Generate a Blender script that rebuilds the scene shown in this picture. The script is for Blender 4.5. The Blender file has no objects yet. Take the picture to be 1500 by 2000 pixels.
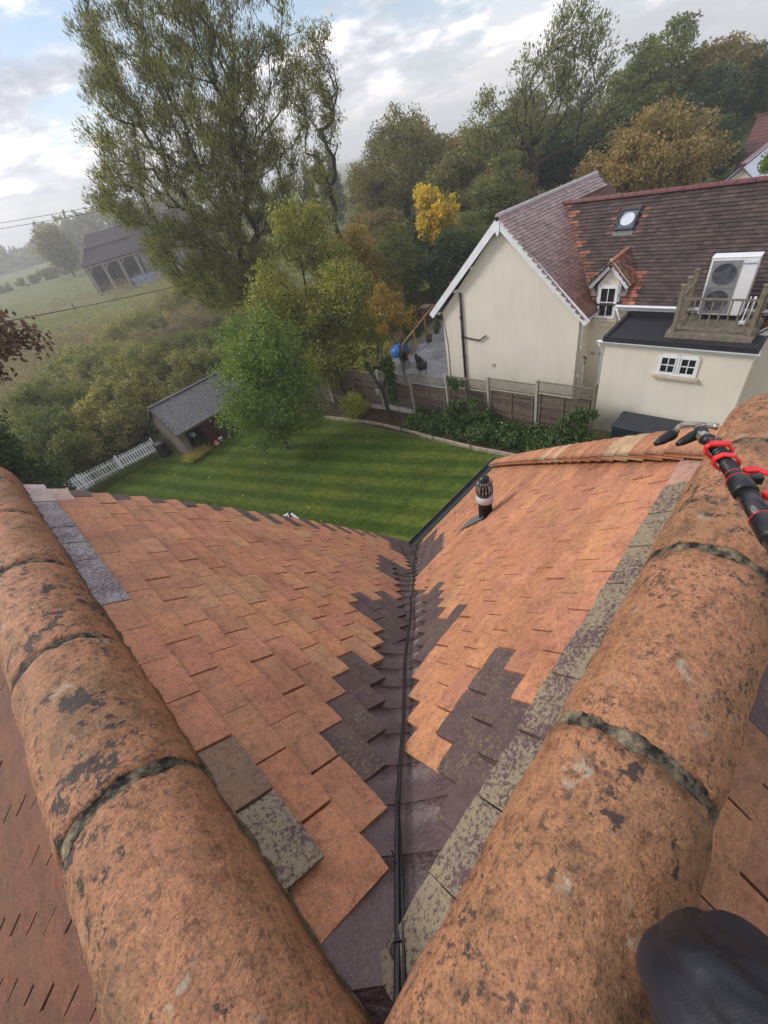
import bpy, math, random
import numpy as np
from mathutils import Vector, Matrix
SC = bpy.context.scene
COL = SC.collection
PI = math.pi

# ------------------------------------------------------------------ camera
RR = Vector((0.65890676, -0.7243035, -0.20304265))
UU = Vector((0.5946233, 0.33620133, 0.73033677))
FW = Vector((0.46072226, 0.60195773, -0.65221307))
cam_d = bpy.data.cameras.new('camera')
cam_d.sensor_fit = 'VERTICAL'; cam_d.sensor_height = 36; cam_d.lens = 799.25 / 2000 * 36
cam_d.clip_start = 0.02; cam_d.clip_end = 3000
cam = bpy.data.objects.new('camera', cam_d); COL.objects.link(cam)
m = Matrix((RR, UU, -FW)).transposed().to_4x4()
cam.matrix_world = m
SC.camera = cam
def to_px(p):                       # where a point shows, used only to rank pieces by size
    p = Vector(p); d = p.dot(FW)
    if d < .05: return (-9999, -9999, d)
    return (750 + 799.25 * p.dot(RR) / d, 1000 - 799.25 * p.dot(UU) / d, d)

# ------------------------------------------------------------------ light
SUN_AZ, SUN_EL = math.radians(128), math.radians(38)
SC.view_settings.view_transform = 'Standard'; SC.view_settings.look = 'None'
SC.view_settings.exposure = 0.20; SC.view_settings.gamma = 1; SC.view_settings.use_curve_mapping = False
w = bpy.data.worlds.new('World'); SC.world = w; w.use_nodes = True
def build_world():
    nt = w.node_tree; nt.nodes.clear(); N = nt.nodes.new; Lk = nt.links.new
    out = N('ShaderNodeOutputWorld')
    sky = N('ShaderNodeTexSky'); sky.sky_type = 'NISHITA'; sky.sun_disc = False
    sky.sun_elevation = SUN_EL; sky.sun_rotation = PI / 2 - SUN_AZ
    bg1 = N('ShaderNodeBackground'); bg1.inputs[1].default_value = 0.15; Lk(sky.outputs[0], bg1.inputs[0])
    tc = N('ShaderNodeTexCoord'); sep = N('ShaderNodeSeparateXYZ'); Lk(tc.outputs['Generated'], sep.inputs[0])
    def M(op, a, b=None, c=None):
        n = N('ShaderNodeMath'); n.operation = op
        for i, v in enumerate((a, b, c)):
            if v is None: continue
            if isinstance(v, (int, float)): n.inputs[i].default_value = v
            else: Lk(v, n.inputs[i])
        return n.outputs[0]
    z = M('ADD', M('MAXIMUM', sep.outputs[2], 0.0), 0.22)
    cv = N('ShaderNodeCombineXYZ'); Lk(M('DIVIDE', sep.outputs[0], z), cv.inputs[0]); Lk(M('DIVIDE', sep.outputs[1], z), cv.inputs[1])
    def noise(scale, det, rough, off, dist=0.0):
        mp = N('ShaderNodeMapping'); Lk(cv.outputs[0], mp.inputs[0]); mp.inputs[1].default_value = off
        n = N('ShaderNodeTexNoise'); n.inputs['Scale'].default_value = scale; n.inputs['Detail'].default_value = det
        n.inputs['Roughness'].default_value = rough; n.inputs['Distortion'].default_value = dist
        Lk(mp.outputs[0], n.inputs['Vector']); return n.outputs[0]
    n1 = noise(1.15, 8, .58, (3.1, 1.7, .4), .12)
    n2 = noise(2.3, 9, .58, (7.3, 2.2, 1.1), .15)
    r = N('ShaderNodeValToRGB'); Lk(n1, r.inputs[0])
    r.color_ramp.elements[0].position = .41; r.color_ramp.elements[0].color = (0, 0, 0, 1)
    r.color_ramp.elements[1].position = .50; r.color_ramp.elements[1].color = (1, 1, 1, 1)
    c = N('ShaderNodeValToRGB'); Lk(n2, c.inputs[0]); e = c.color_ramp.elements
    e[0].position = .45; e[0].color = (1.95, 1.70, 1.66, 1)
    e[1].position = .62; e[1].color = (.46, .49, .58, 1)
    e.new(.50).color = (1.05, 1.05, 1.12, 1); e.new(.56).color = (.68, .70, .78, 1)
    # brighter towards the horizon
    hz = N('ShaderNodeValToRGB'); Lk(sep.outputs[2], hz.inputs[0])
    hz.color_ramp.elements[0].position = .0; hz.color_ramp.elements[0].color = (1, 1, 1, 1)
    hz.color_ramp.elements[1].position = .16; hz.color_ramp.elements[1].color = (0, 0, 0, 1)
    mx = N('ShaderNodeMix'); mx.data_type = 'RGBA'; Lk(M('MULTIPLY', hz.outputs[0], .6), mx.inputs['Factor'])
    Lk(c.outputs[0], mx.inputs['A']); mx.inputs['B'].default_value = (1.0, .99, 1.0, 1)
    bg2 = N('ShaderNodeBackground'); Lk(mx.outputs['Result'], bg2.inputs[0]); bg2.inputs[1].default_value = 1.0
    ms = N('ShaderNodeMixShader'); Lk(M('MAXIMUM', r.outputs[0], M('MULTIPLY', hz.outputs[0], .8)), ms.inputs[0])
    Lk(bg1.outputs[0], ms.inputs[1]); Lk(bg2.outputs[0], ms.inputs[2]); Lk(ms.outputs[0], out.inputs[0])
build_world()
sd = bpy.data.lights.new('sun', 'SUN'); sd.energy = 2.1; sd.angle = math.radians(14); sd.color = (1, .96, .9)
sun = bpy.data.objects.new('sun', sd); COL.objects.link(sun)
sv = Vector((math.cos(SUN_AZ) * math.cos(SUN_EL), math.sin(SUN_AZ) * math.cos(SUN_EL), math.sin(SUN_EL)))
sun.rotation_euler = sv.to_track_quat('Z', 'Y').to_euler()

# ------------------------------------------------------------------ materials
class NT:
    def __init__(s, name):
        s.m = bpy.data.materials.new(name); s.m.use_nodes = True; s.t = s.m.node_tree
        s.b = s.t.nodes['Principled BSDF']; s.out = s.t.nodes['Material Output']
    def n(s, ty, **kw):
        x = s.t.nodes.new(ty)
        for k, v in kw.items(): setattr(x, k, v)
        return x
    def l(s, a, b): s.t.links.new(a, b)
    def pos(s):
        if not hasattr(s, '_p'): s._p = s.n('ShaderNodeNewGeometry').outputs['Position']
        return s._p
    def noise(s, scale, det=4, rough=.55, vec=None, sc3=None, dist=0):
        x = s.n('ShaderNodeTexNoise'); x.inputs['Scale'].default_value = scale; x.inputs['Detail'].default_value = det
        x.inputs['Roughness'].default_value = rough; x.inputs['Distortion'].default_value = dist
        v = vec or s.pos()
        if sc3:
            mp = s.n('ShaderNodeMapping'); mp.inputs[3].default_value = sc3; s.l(v, mp.inputs[0]); v = mp.outputs[0]
        s.l(v, x.inputs['Vector']); return x.outputs[0]
    def ramp(s, f, stops):
        r = s.n('ShaderNodeValToRGB'); s.l(f, r.inputs[0]); e = r.color_ramp.elements
        while len(e) < len(stops): e.new(.5)
        for el, (p, c) in zip(e, stops):
            el.position = p; el.color = (c, c, c, 1) if isinstance(c, (int, float)) else (*c, 1)
        return r.outputs[0]
    def mix(s, f, a, b, mode='MIX'):
        x = s.n('ShaderNodeMix', data_type='RGBA', blend_type=mode)
        for k, v in (('Factor', f), ('A', a), ('B', b)):
            if isinstance(v, (int, float)): x.inputs[k].default_value = v if k == 'Factor' else (v, v, v, 1)
            elif isinstance(v, tuple): x.inputs[k].default_value = (*v, 1)
            else: s.l(v, x.inputs[k])
        return x.outputs['Result']
    def math(s, op, a, b):
        x = s.n('ShaderNodeMath', operation=op)
        for i, v in enumerate((a, b)):
            if isinstance(v, (int, float)): x.inputs[i].default_value = v
            else: s.l(v, x.inputs[i])
        return x.outputs[0]
    def bump(s, f, strength=.4, dist=.01, prev=None):
        x = s.n('ShaderNodeBump'); x.inputs['Strength'].default_value = strength; x.inputs['Distance'].default_value = dist
        s.l(f, x.inputs['Height'])
        if prev: s.l(prev, x.inputs['Normal'])
        return x.outputs[0]
    def fin(s, col=None, rough=.6, spec=.4, nor=None, metal=0):
        if col is not None:
            if isinstance(col, tuple): s.b.inputs['Base Color'].default_value = (*col, 1)
            else: s.l(col, s.b.inputs['Base Color'])
        if isinstance(rough, (int, float)): s.b.inputs['Roughness'].default_value = rough
        else: s.l(rough, s.b.inputs['Roughness'])
        s.b.inputs['Specular IOR Level'].default_value = spec; s.b.inputs['Metallic'].default_value = metal
        if nor: s.l(nor, s.b.inputs['Normal'])
        return s.m
MC = {}
def simple(name, col, rough=.6, spec=.4, var=.15, scale=6, bump=.0, bscale=60, metal=0, dirt=None):
    if name in MC: return MC[name]
    t = NT(name); n = t.noise(scale, 5)
    c = t.mix(t.ramp(n, [(.3, 0.0), (.7, 1.0)]), tuple(x * (1 - var) for x in col), tuple(min(1, x * (1 + var)) for x in col))
    if dirt:
        c = t.mix(t.ramp(t.noise(dirt[1], 6, .65), [(.5, 0.0), (.72, dirt[2])]), c, dirt[0])
    nor = t.bump(t.noise(bscale, 4), bump, .01) if bump else None
    MC[name] = t.fin(c, rough, spec, nor, metal); return MC[name]

def clay_mat(name, tint=None, dark=.5, attr=False, wet=.62):
    t = NT(name)
    if attr:
        a = t.n('ShaderNodeAttribute', attribute_name='tint'); base = a.outputs['Color']
    else:
        base = t.n('ShaderNodeObjectInfo').outputs['Color']
    big = t.noise(9, 5, .6)
    c = t.mix(1.0, base, t.ramp(big, [(.3, (.80, .76, .74)), (.5, (.98, .98, .98)), (.72, (1.10, 1.10, 1.05))]), 'MULTIPLY')
    mid = t.noise(48, 5, .7)
    c = t.mix(1.0, c, t.ramp(mid, [(.32, (.66, .64, .64)), (.5, (1, 1, 1)), (.7, (1.14, 1.12, 1.08))]), 'MULTIPLY')
    fine = t.noise(230, 4, .8)
    c = t.mix(1.0, c, t.ramp(fine, [(.34, (.42, .38, .36)), (.43, (.94, .94, .94)), (.57, (1.03, 1.02, 1.01)), (.66, (1.75, 1.6, 1.35))]), 'MULTIPLY')
    c = t.mix(1.0, c, t.ramp(t.noise(2.6, 5, .65, sc3=(1, 1, .45)), [(.34, (.78, .76, .75)), (.5, (1, 1, 1)), (.68, (1.08, 1.06, 1.02))]), 'MULTIPLY')
    # small dark spots of soot and lichen
    sp = t.math('MULTIPLY', t.ramp(t.noise(13, 4, .6), [(.50, 0.0), (.66, 1.0)]), t.ramp(t.noise(110, 4, .7), [(.52, 0.0), (.60, 1.0)]))
    c = t.mix(t.math('MULTIPLY', sp, dark), c, (.045, .035, .035))
    vo = t.n('ShaderNodeTexVoronoi'); vo.inputs['Scale'].default_value = 120; t.l(t.pos(), vo.inputs['Vector'])
    c = t.mix(t.ramp(vo.outputs['Distance'], [(.07, .7), (.12, 0.0)]), c, t.mix(t.ramp(vo.outputs['Color'], [(.45, 0.0), (.5, 1.0)]), (.04, .03, .025), (.62, .5, .36)))
    nor = t.bump(fine, .3, .0025); nor = t.bump(mid, .35, .006, nor)
    return t.fin(c, t.ramp(big, [(.35, wet - .12), (.65, wet + .1)]), .35, nor)
def lichen_mat(name, base=(.07, .042, .046), crust=(.27, .225, .145), cover=.62):
    t = NT(name)
    a = t.noise(105, 6, .78); b = t.noise(10, 4)
    f = t.ramp(t.math('ADD', a, t.math('MULTIPLY', b, .35)), [(.70 - cover * .12, 0.0), (.76 - cover * .12, 1.0)])
    fine = t.noise(380, 3, .7)
    c = t.mix(f, t.mix(t.ramp(fine, [(.35, 0.0), (.7, 1.0)]), base, tuple(x * 2.2 for x in base)),
              t.mix(t.ramp(fine, [(.3, 0.0), (.7, 1.0)]), tuple(x * .65 for x in crust), tuple(x * 1.3 for x in crust)))
    return t.fin(c, .7, .3, t.bump(f, .3, .004, t.bump(fine, .4, .003)))
def ridge_mat(name):
    t = NT(name)
    big = t.noise(4.5, 5, .6); mid = t.noise(22, 6, .7); fine = t.noise(210, 5, .8); mot = t.noise(75, 5, .7)
    c = t.ramp(big, [(.30, (.22, .125, .070)), (.46, (.345, .175, .092)), (.60, (.405, .195, .108)), (.75, (.33, .20, .112))])
    c = t.mix(1.0, c, t.ramp(mid, [(.33, (.62, .60, .58)), (.5, (1, 1, 1)), (.7, (1.15, 1.15, 1.1))]), 'MULTIPLY')
    c = t.mix(1.0, c, t.ramp(mot, [(.34, (.55, .52, .50)), (.46, (.97, .97, .97)), (.7, (1.18, 1.14, 1.06))]), 'MULTIPLY')
    c = t.mix(1.0, c, t.ramp(fine, [(.36, (.40, .36, .34)), (.46, (.96, .96, .96)), (.56, (1.04, 1.04, 1.02)), (.66, (1.55, 1.45, 1.25))]), 'MULTIPLY')
    sx = t.n('ShaderNodeSeparateXYZ'); t.l(t.pos(), sx.inputs[0]); side_ = t.math('MULTIPLY', t.ramp(t.math('MULTIPLY', sx.outputs[0], -1.0), [(.05, 0.0), (.3, 1.0)]), .035)
    bl = t.math('ADD', t.math('ADD', t.noise(21, 6, .74), t.math('MULTIPLY', t.math('SUBTRACT', t.noise(3.4, 2), .5), .55)), side_)
    c = t.mix(t.ramp(bl, [(.612, 0.0), (.650, .92)]), c, (.036, .032, .032))
    b2 = t.noise(60, 5, .7)
    c = t.mix(t.math('MULTIPLY', t.ramp(b2, [(.545, 0.0), (.60, .85)]), t.ramp(t.noise(5, 3), [(.42, 0.0), (.56, 1.0)])), c, (.05, .042, .038))
    pale = t.math('MULTIPLY', t.ramp(t.noise(9, 3, .5, vec=None, sc3=(1.3, 1.3, 1.3)), [(.64, 0.0), (.72, 1.0)]), t.ramp(t.noise(90, 4), [(.42, 0.0), (.62, .8)]))
    c = t.mix(pale, c, (.42, .41, .32))
    sep = t.n('ShaderNodeSeparateXYZ'); t.l(t.pos(), sep.inputs[0])
    # green moss and grime gathers low on the tile, next to the bedding
    lo = t.math('MULTIPLY', t.ramp(t.math('ADD', sep.outputs[2], 1.0), [(.03, .8), (.10, 0.0)]), t.ramp(t.noise(30, 5), [(.40, 0.0), (.6, 1.0)]))
    c = t.mix(lo, c, (.12, .11, .05))
    vo = t.n('ShaderNodeTexVoronoi'); vo.inputs['Scale'].default_value = 75; t.l(t.pos(), vo.inputs['Vector'])
    c = t.mix(t.ramp(vo.outputs['Distance'], [(.06, .85), (.11, 0.0)]), c, t.mix(t.ramp(vo.outputs['Color'], [(.5, 0.0), (.55, 1.0)]), (.05, .03, .02), (.55, .40, .24)))
    nor = t.bump(fine, .5, .004); nor = t.bump(mot, .55, .009, nor); nor = t.bump(mid, .35, .015, nor)
    return t.fin(c, .62, .3, nor)
def mortar_mat():
    t = NT('mortar'); a = t.noise(28, 6, .7); f = t.noise(260, 4, .7)
    c = t.ramp(a, [(.41, (.020, .018, .016)), (.49, (.09, .076, .054)), (.58, (.21, .17, .11)), (.70, (.36, .30, .19))])
    return t.fin(c, .8, .2, t.bump(f, .6, .004, t.bump(a, .6, .012)))
def moss_mat():
    t = NT('mossy_bedding'); a = t.noise(45, 6, .7)
    c = t.ramp(a, [(.30, (.03, .026, .020)), (.48, (.10, .085, .055)), (.58, (.13, .11, .055)), (.72, (.26, .24, .16))])
    return t.fin(c, .85, .2, t.bump(a, .7, .01))
def valley_mat():
    t = NT('wet_valley_tile'); a = t.noise(14, 5); f = t.noise(300, 4, .7); m = t.noise(70, 4)
    c = t.ramp(a, [(.35, (.085, .052, .052)), (.6, (.125, .080, .078))])
    c = t.mix(1.0, c, t.ramp(f, [(.35, .7), (.5, 1.0), (.7, 1.7)]), 'MULTIPLY')
    c = t.mix(t.math('MULTIPLY', t.ramp(t.noise(24, 5, .7), [(.60, 0.0), (.72, .5)]), 1.0), c, (.20, .18, .10))
    return t.fin(c, t.ramp(a, [(.4, .30), (.6, .50)]), .55, t.bump(m, .6, .006, t.bump(f, .25, .002)))
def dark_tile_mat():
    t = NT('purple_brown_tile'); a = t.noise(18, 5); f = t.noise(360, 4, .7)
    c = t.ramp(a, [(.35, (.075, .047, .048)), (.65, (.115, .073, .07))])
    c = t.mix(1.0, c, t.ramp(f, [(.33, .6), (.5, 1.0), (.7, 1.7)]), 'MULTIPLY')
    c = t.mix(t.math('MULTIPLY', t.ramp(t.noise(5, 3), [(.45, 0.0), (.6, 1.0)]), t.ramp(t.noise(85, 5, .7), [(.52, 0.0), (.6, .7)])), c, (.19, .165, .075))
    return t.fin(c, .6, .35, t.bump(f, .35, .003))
def brick_mat(name, c1, c2, mort=(.3, .28, .25)):
    t = NT(name); b = t.n('ShaderNodeTexBrick'); b.inputs['Scale'].default_value = 1
    b.inputs['Brick Width'].default_value = .225; b.inputs['Row Height'].default_value = .075; b.inputs['Mortar Size'].default_value = .008
    b.inputs['Color1'].default_value = (*c1, 1); b.inputs['Color2'].default_value = (*c2, 1); b.inputs['Mortar'].default_value = (*mort, 1)
    mp = t.n('ShaderNodeMapping'); mp.inputs[2].default_value = (PI / 2, 0, 0); t.l(t.pos(), mp.inputs[0]); t.l(mp.outputs[0], b.inputs['Vector'])
    return t.fin(b.outputs[0], .85, .2)
LEAF_K = 2.6
def leaf_mat(name, cols, trans=.38):
    if name in MC: return MC[name]
    t = NT(name); g = t.n('ShaderNodeNewGeometry')
    n = len(cols); cols = [tuple(min(.8, v * LEAF_K) for v in c_) for c_ in cols]
    c = t.ramp(g.outputs['Random Per Island'], [(i / max(1, n - 1), cols[i]) for i in range(n)])
    c = t.mix(1.0, c, t.ramp(t.noise(.55, 3), [(.35, (.68, .72, .7)), (.5, (1, 1, 1)), (.68, (1.3, 1.22, 1.0))]), 'MULTIPLY')
    d = t.n('ShaderNodeBsdfDiffuse'); t.l(c, d.inputs[0])
    tr = t.n('ShaderNodeBsdfTranslucent'); t.l(t.mix(1.0, c, (1.25, 1.3, .7), 'MULTIPLY'), tr.inputs[0])
    gl = t.n('ShaderNodeBsdfGlossy'); gl.inputs['Roughness'].default_value = .45; gl.inputs[0].default_value = (.5, .5, .5, 1)
    m1 = t.n('ShaderNodeMixShader'); m1.inputs[0].default_value = trans; t.l(d.outputs[0], m1.inputs[1]); t.l(tr.outputs[0], m1.inputs[2])
    m2 = t.n('ShaderNodeMixShader'); m2.inputs[0].default_value = .06; t.l(m1.outputs[0], m2.inputs[1]); t.l(gl.outputs[0], m2.inputs[2])
    t.l(m2.outputs[0], t.out.inputs[0]); MC[name] = t.m; return t.m
def bark_mat():
    t = NT('bark'); a = t.noise(9, 6, .7)
    return t.fin(t.ramp(a, [(.3, (.022, .019, .015)), (.7, (.075, .066, .052))]), .9, .1, t.bump(t.noise(30, 4), .6, .03))
BARK = bark_mat()
WHITE = simple('white_paint', (.74, .76, .80), .45, .4, .05, 4, dirt=((.35, .33, .28), 3, .25))
CREAM = simple('cream_render', (.68, .64, .545), .85, .15, .045, .8, .25, 90, dirt=((.47, .43, .34), .9, .35))
def _streaks():
    t = NT('cream_render_streaked'); a = t.noise(.8, 5); c = t.mix(t.ramp(a, [(.3, 0.0), (.7, 1.0)]), (.64, .60, .51), (.71, .67, .575))
    c = t.mix(t.ramp(t.noise(1.0, 5, .6, sc3=(3.2, 3.2, .28)), [(.52, 0.0), (.75, .18)]), c, (.42, .39, .31))
    sp = t.n('ShaderNodeSeparateXYZ'); t.l(t.pos(), sp.inputs[0])
    c = t.mix(t.math('MULTIPLY', t.ramp(t.math('ADD', t.math('MULTIPLY', sp.outputs[2], .25), 2.5), [(.22, .5), (.50, 0.0)]), t.ramp(t.noise(2.2, 5), [(.35, 0.0), (.6, 1.0)])), c, (.36, .35, .27))
    return t.fin(c, .85, .15, t.bump(t.noise(90, 4), .25, .01))
CREAM = _streaks()
BLACKPL = simple('black_plastic', (.012, .012, .014), .35, .5, .1)
FELT = simple('black_felt_roofing', (.018, .019, .024), .42, .5, .3, 2.5, .2, 140)
GLASS = simple('dark_window_glass', (.012, .015, .018), .06, .6, .2, 1)
WOODG = simple('grey_weathered_wood', (.17, .145, .115), .85, .15, .3, 14, .3, 60)
WOODD = simple('dark_weathered_wood', (.085, .068, .058), .85, .15, .35, 12, .3, 60)
DECKW = simple('green_tinged_timber', (.185, .16, .122), .8, .2, .3, 8, .3, 60, dirt=((.10, .10, .06), 6, .5))
CONC = simple('concrete', (.33, .31, .27), .85, .2, .2, 9, .3, 50)
CLAY = clay_mat('clay_tile'); CLAYS = clay_mat('clay_tile_joined', attr=True)
DARKT = dark_tile_mat(); LICH = lichen_mat('lichen_covered_tile'); RIDGE = ridge_mat('ridge_tile_clay')
LICH2 = lichen_mat('pale_lichen_tile', (.10, .075, .085), (.36, .34, .33), .45)
MORT = mortar_mat(); MOSS = moss_mat(); VALL = valley_mat()

# ------------------------------------------------------------------ object helpers
def tag(o, label=None, cat=None, group=None, kind=None):
    if label: o['label'] = label
    if cat: o['category'] = cat
    if group: o['group'] = group
    if kind: o['kind'] = kind
    return o
def empty(name, loc, label, cat, group=None, rz=0):
    o = bpy.data.objects.new(name, None); COL.objects.link(o); o.location = loc; o.rotation_euler = (0, 0, rz)
    o.empty_display_size = .1
    bpy.context.view_layer.update() if False else None
    return tag(o, label, cat, group)
def link(name, me, parent=None, mw=None):
    o = bpy.data.objects.new(name, me); COL.objects.link(o)
    if parent is not None:
        o.parent = parent
        o.matrix_parent_inverse = Matrix.Identity(4)
    if mw is not None: o.matrix_basis = mw
    return o
class MB:
    def __init__(s): s.v = []; s.f = []; s.m = []
    def add(s, vs, fs, mi=0):
        b = len(s.v); s.v += [tuple(v) for v in vs]; s.f += [tuple(i + b for i in f) for f in fs]; s.m += [mi] * len(fs)
    def box(s, c, d, rz=0, mat=None, mi=0):
        x, y, z = d[0] / 2, d[1] / 2, d[2] / 2
        vs = [Vector((a * x, b * y, e * z)) for e in (-1, 1) for b in (-1, 1) for a in (-1, 1)]
        M = mat if mat is not None else Matrix.Rotation(rz, 3, 'Z')
        vs = [M @ v + Vector(c) for v in vs]
        s.add(vs, [(0, 2, 3, 1), (4, 5, 7, 6), (0, 1, 5, 4), (2, 6, 7, 3), (0, 4, 6, 2), (1, 3, 7, 5)], mi); return s
    def bar(s, a, b, w, h=None, up=(0, 0, 1), mi=0):
        a = Vector(a); b = Vector(b); d = (b - a); L = d.length; d.normalize(); h = h or w
        side = d.cross(Vector(up))
        if side.length < 1e-4: side = d.cross(Vector((1, 0, 0)))
        side.normalize(); u = side.cross(d)
        return s.box((a + b) / 2, (L, w, h), mat=Matrix((d, side, u)).transposed(), mi=mi)
    def tube(s, pts, rad, n=8, mi=0, caps=True):
        pts = [Vector(p) for p in pts]
        if isinstance(rad, (int, float)): rad = [rad] * len(pts)
        vs = []; ref = None
        for i, p in enumerate(pts):
            d = (pts[min(i + 1, len(pts) - 1)] - pts[max(i - 1, 0)]).normalized()
            if ref is None: ref = Vector((0, 0, 1)) if abs(d.z) < .9 else Vector((1, 0, 0))
            a = d.cross(ref); a.normalize(); b = a.cross(d); ref = b.cross(a) if False else ref
            for k in range(n):
                t = 2 * PI * k / n; vs.append(p + (a * math.cos(t) + b * math.sin(t)) * rad[i])
        fs = [(i * n + k, i * n + (k + 1) % n, (i + 1) * n + (k + 1) % n, (i + 1) * n + k) for i in range(len(pts) - 1) for k in range(n)]
        if caps: fs += [tuple(range(n))[::-1], tuple((len(pts) - 1) * n + k for k in range(n))]
        s.add(vs, fs, mi); return s
    def lathe(s, prof, n=24, axis='Z', c=(0, 0, 0), M=None, mi=0):
        vs = []
        for r, z in prof:
            for k in range(n):
                t = 2 * PI * k / n; vs.append(Vector((r * math.cos(t), r * math.sin(t), z)))
        if M is not None: vs = [M @ v for v in vs]
        vs = [v + Vector(c) for v in vs]
        fs = [(i * n + k, i * n + (k + 1) % n, (i + 1) * n + (k + 1) % n, (i + 1) * n + k) for i in range(len(prof) - 1) for k in range(n)]
        s.add(vs, fs, mi); return s
    def prism(s, poly, axis, a, b, mi=0):           # poly in the other two axes, extruded from a to b along axis
        def mk(p, t):
            return {'x': (t, p[0], p[1]), 'y': (p[0], t, p[1]), 'z': (p[0], p[1], t)}[axis]
        n = len(poly); vs = [mk(p, a) for p in poly] + [mk(p, b) for p in poly]
        fs = [tuple(range(n)), tuple(range(2 * n - 1, n - 1, -1))] + [(i, i + n, (i + 1) % n + n, (i + 1) % n) for i in range(n)]
        s.add(vs, fs, mi); return s
    def mesh(s, name, mats, smooth=False):
        me = bpy.data.meshes.new(name); me.from_pydata(s.v, [], s.f)
        for m_ in (mats if isinstance(mats, (list, tuple)) else [mats]): me.materials.append(m_)
        if any(s.m): me.polygons.foreach_set('material_index', s.m)
        if smooth: me.polygons.foreach_set('use_smooth', [True] * len(me.polygons))
        me.validate(); me.update(); return me
    def build(s, name, mats, parent=None, smooth=False, off=None):
        if parent is not None and off is None: off = parent_loc(parent)
        if off is not None:
            o3 = Vector(off); s.v = [tuple(Vector(v) - o3) for v in s.v]
        o = link(name, s.mesh(name, mats, smooth), parent)
        if parent is None and off is not None: o.location = off
        return o
def parent_loc(p):                                   # world position of an unrotated parent chain
    v = Vector((0, 0, 0))
    while p is not None: v += Vector(p.location); p = p.parent
    return v
def bevel(o, wd=.004, seg=2):
    md = o.modifiers.new('bevel', 'BEVEL'); md.width = wd; md.segments = seg; md.limit_method = 'ANGLE'; return o
def npmesh(name, V, F, mats, smooth=False):          # V (n,3), F (m,k) arrays
    me = bpy.data.meshes.new(name); k = F.shape[1]
    me.vertices.add(len(V)); me.vertices.foreach_set('co', np.ascontiguousarray(V, dtype=np.float32).ravel())
    me.loops.add(F.size); me.loops.foreach_set('vertex_index', np.ascontiguousarray(F, dtype=np.int32).ravel())
    me.polygons.add(len(F)); me.polygons.foreach_set('loop_start', np.arange(0, F.size, k, dtype=np.int32))
    me.polygons.foreach_set('use_smooth', np.full(len(F), bool(smooth)))
    for m_ in (mats if isinstance(mats, (list, tuple)) else [mats]): me.materials.append(m_)
    me.update(calc_edges=True); return me
def lerp(a, b, t): return a + (b - a) * t

# ------------------------------------------------------------------ ground
def sst(t): t = min(1, max(0, t)); return t * t * (3 - 2 * t)
def gz(x, y):
    g = -9.1 - 1.3 * min(1, max(0, (y - 5) / 19))
    if x > 14 and y < 22: g += 0
    az = math.degrees(math.atan2(y, x)); D = math.hypot(x, y)
    hill = sst((56 - az) / 40)
    g += hill * max(0, min(D - 26, 40)) * .10
    return g
def grid_sheet(name, xs, ys, fz, mat):
    V = np.array([(x, y, fz(x, y)) for y in ys for x in xs]); nx, ny = len(xs), len(ys)
    F = np.array([(j * nx + i, j * nx + i + 1, (j + 1) * nx + i + 1, (j + 1) * nx + i) for j in range(ny - 1) for i in range(nx - 1)])
    return link(name, npmesh(name, V, F, mat, True))
def ground_mat():
    t = NT('meadow_ground'); big = t.noise(.05, 5, .6); mid = t.noise(.5, 6, .65); f = t.noise(9, 5, .7)
    c = t.ramp(big, [(.3, (.085, .105, .038)), (.5, (.135, .15, .055)), (.7, (.17, .165, .08))])
    c = t.mix(1.0, c, t.ramp(mid, [(.3, .6), (.5, 1.0), (.7, 1.35)]), 'MULTIPLY')
    c = t.mix(1.0, c, t.ramp(f, [(.3, .6), (.5, 1.0), (.7, 1.3)]), 'MULTIPLY')
    return t.fin(c, .95, .1, t.bump(f, .8, .1))
xs = sorted(set([-1500, -900, -500, -300, -200, -140, -100, -70, -50] + list(range(-40, 141, 4)) + [160, 190, 230, 300, 400, 600, 900, 1500]))
ys = sorted(set([-1500, -800, -400, -200, -100, -60] + list(range(-40, 141, 4)) + [160, 190, 230, 300, 400, 600, 900, 1400, 2200]))
tag(grid_sheet('ground', xs, ys, lambda x, y: gz(x, y) - .03, ground_mat()), kind='structure')
def lawn_mat():
    t = NT('striped_lawn'); sep = t.n('ShaderNodeSeparateXYZ'); t.l(t.pos(), sep.inputs[0])
    wob = t.noise(.6, 3)
    # mown stripes: the blades lie alternately towards and away from the viewer
    u = t.math('ADD', t.math('MULTIPLY', sep.outputs[1], .30), t.math('MULTIPLY', sep.outputs[0], .96))
    s = t.math('SINE', t.math('ADD', t.math('MULTIPLY', u, 2 * PI / .95), t.math('MULTIPLY', wob, 1.6)), 0)
    sf = t.math('ADD', t.math('MULTIPLY', s, .5), .5)
    big = t.noise(.7, 5, .65); mid = t.noise(5, 6, .7); f = t.noise(38, 4, .7)
    c = t.mix(t.ramp(sf, [(.25, 0.0), (.75, 1.0)]), (.048, .082, .011), (.086, .122, .018))
    c = t.mix(1.0, c, t.ramp(big, [(.3, (.72, .78, .8)), (.5, (1, 1, 1)), (.7, (1.4, 1.12, .95))]), 'MULTIPLY')
    c = t.mix(1.0, c, t.ramp(mid, [(.3, .58), (.5, 1.0), (.7, 1.4)]), 'MULTIPLY')
    c = t.mix(1.0, c, t.ramp(f, [(.3, .5), (.5, 1.0), (.7, 1.5)]), 'MULTIPLY')
    return t.fin(c, .9, .15, t.bump(f, .8, .03, t.bump(mid, .5, .08)))
LAWN_C = [(-3.2, -2), (11.2, -2), (11.2, 8), (10.85, 18.4), (8.6, 21.9), (5.0, 22.0), (4.6, 24.6), (-3.2, 25.2)]
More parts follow.
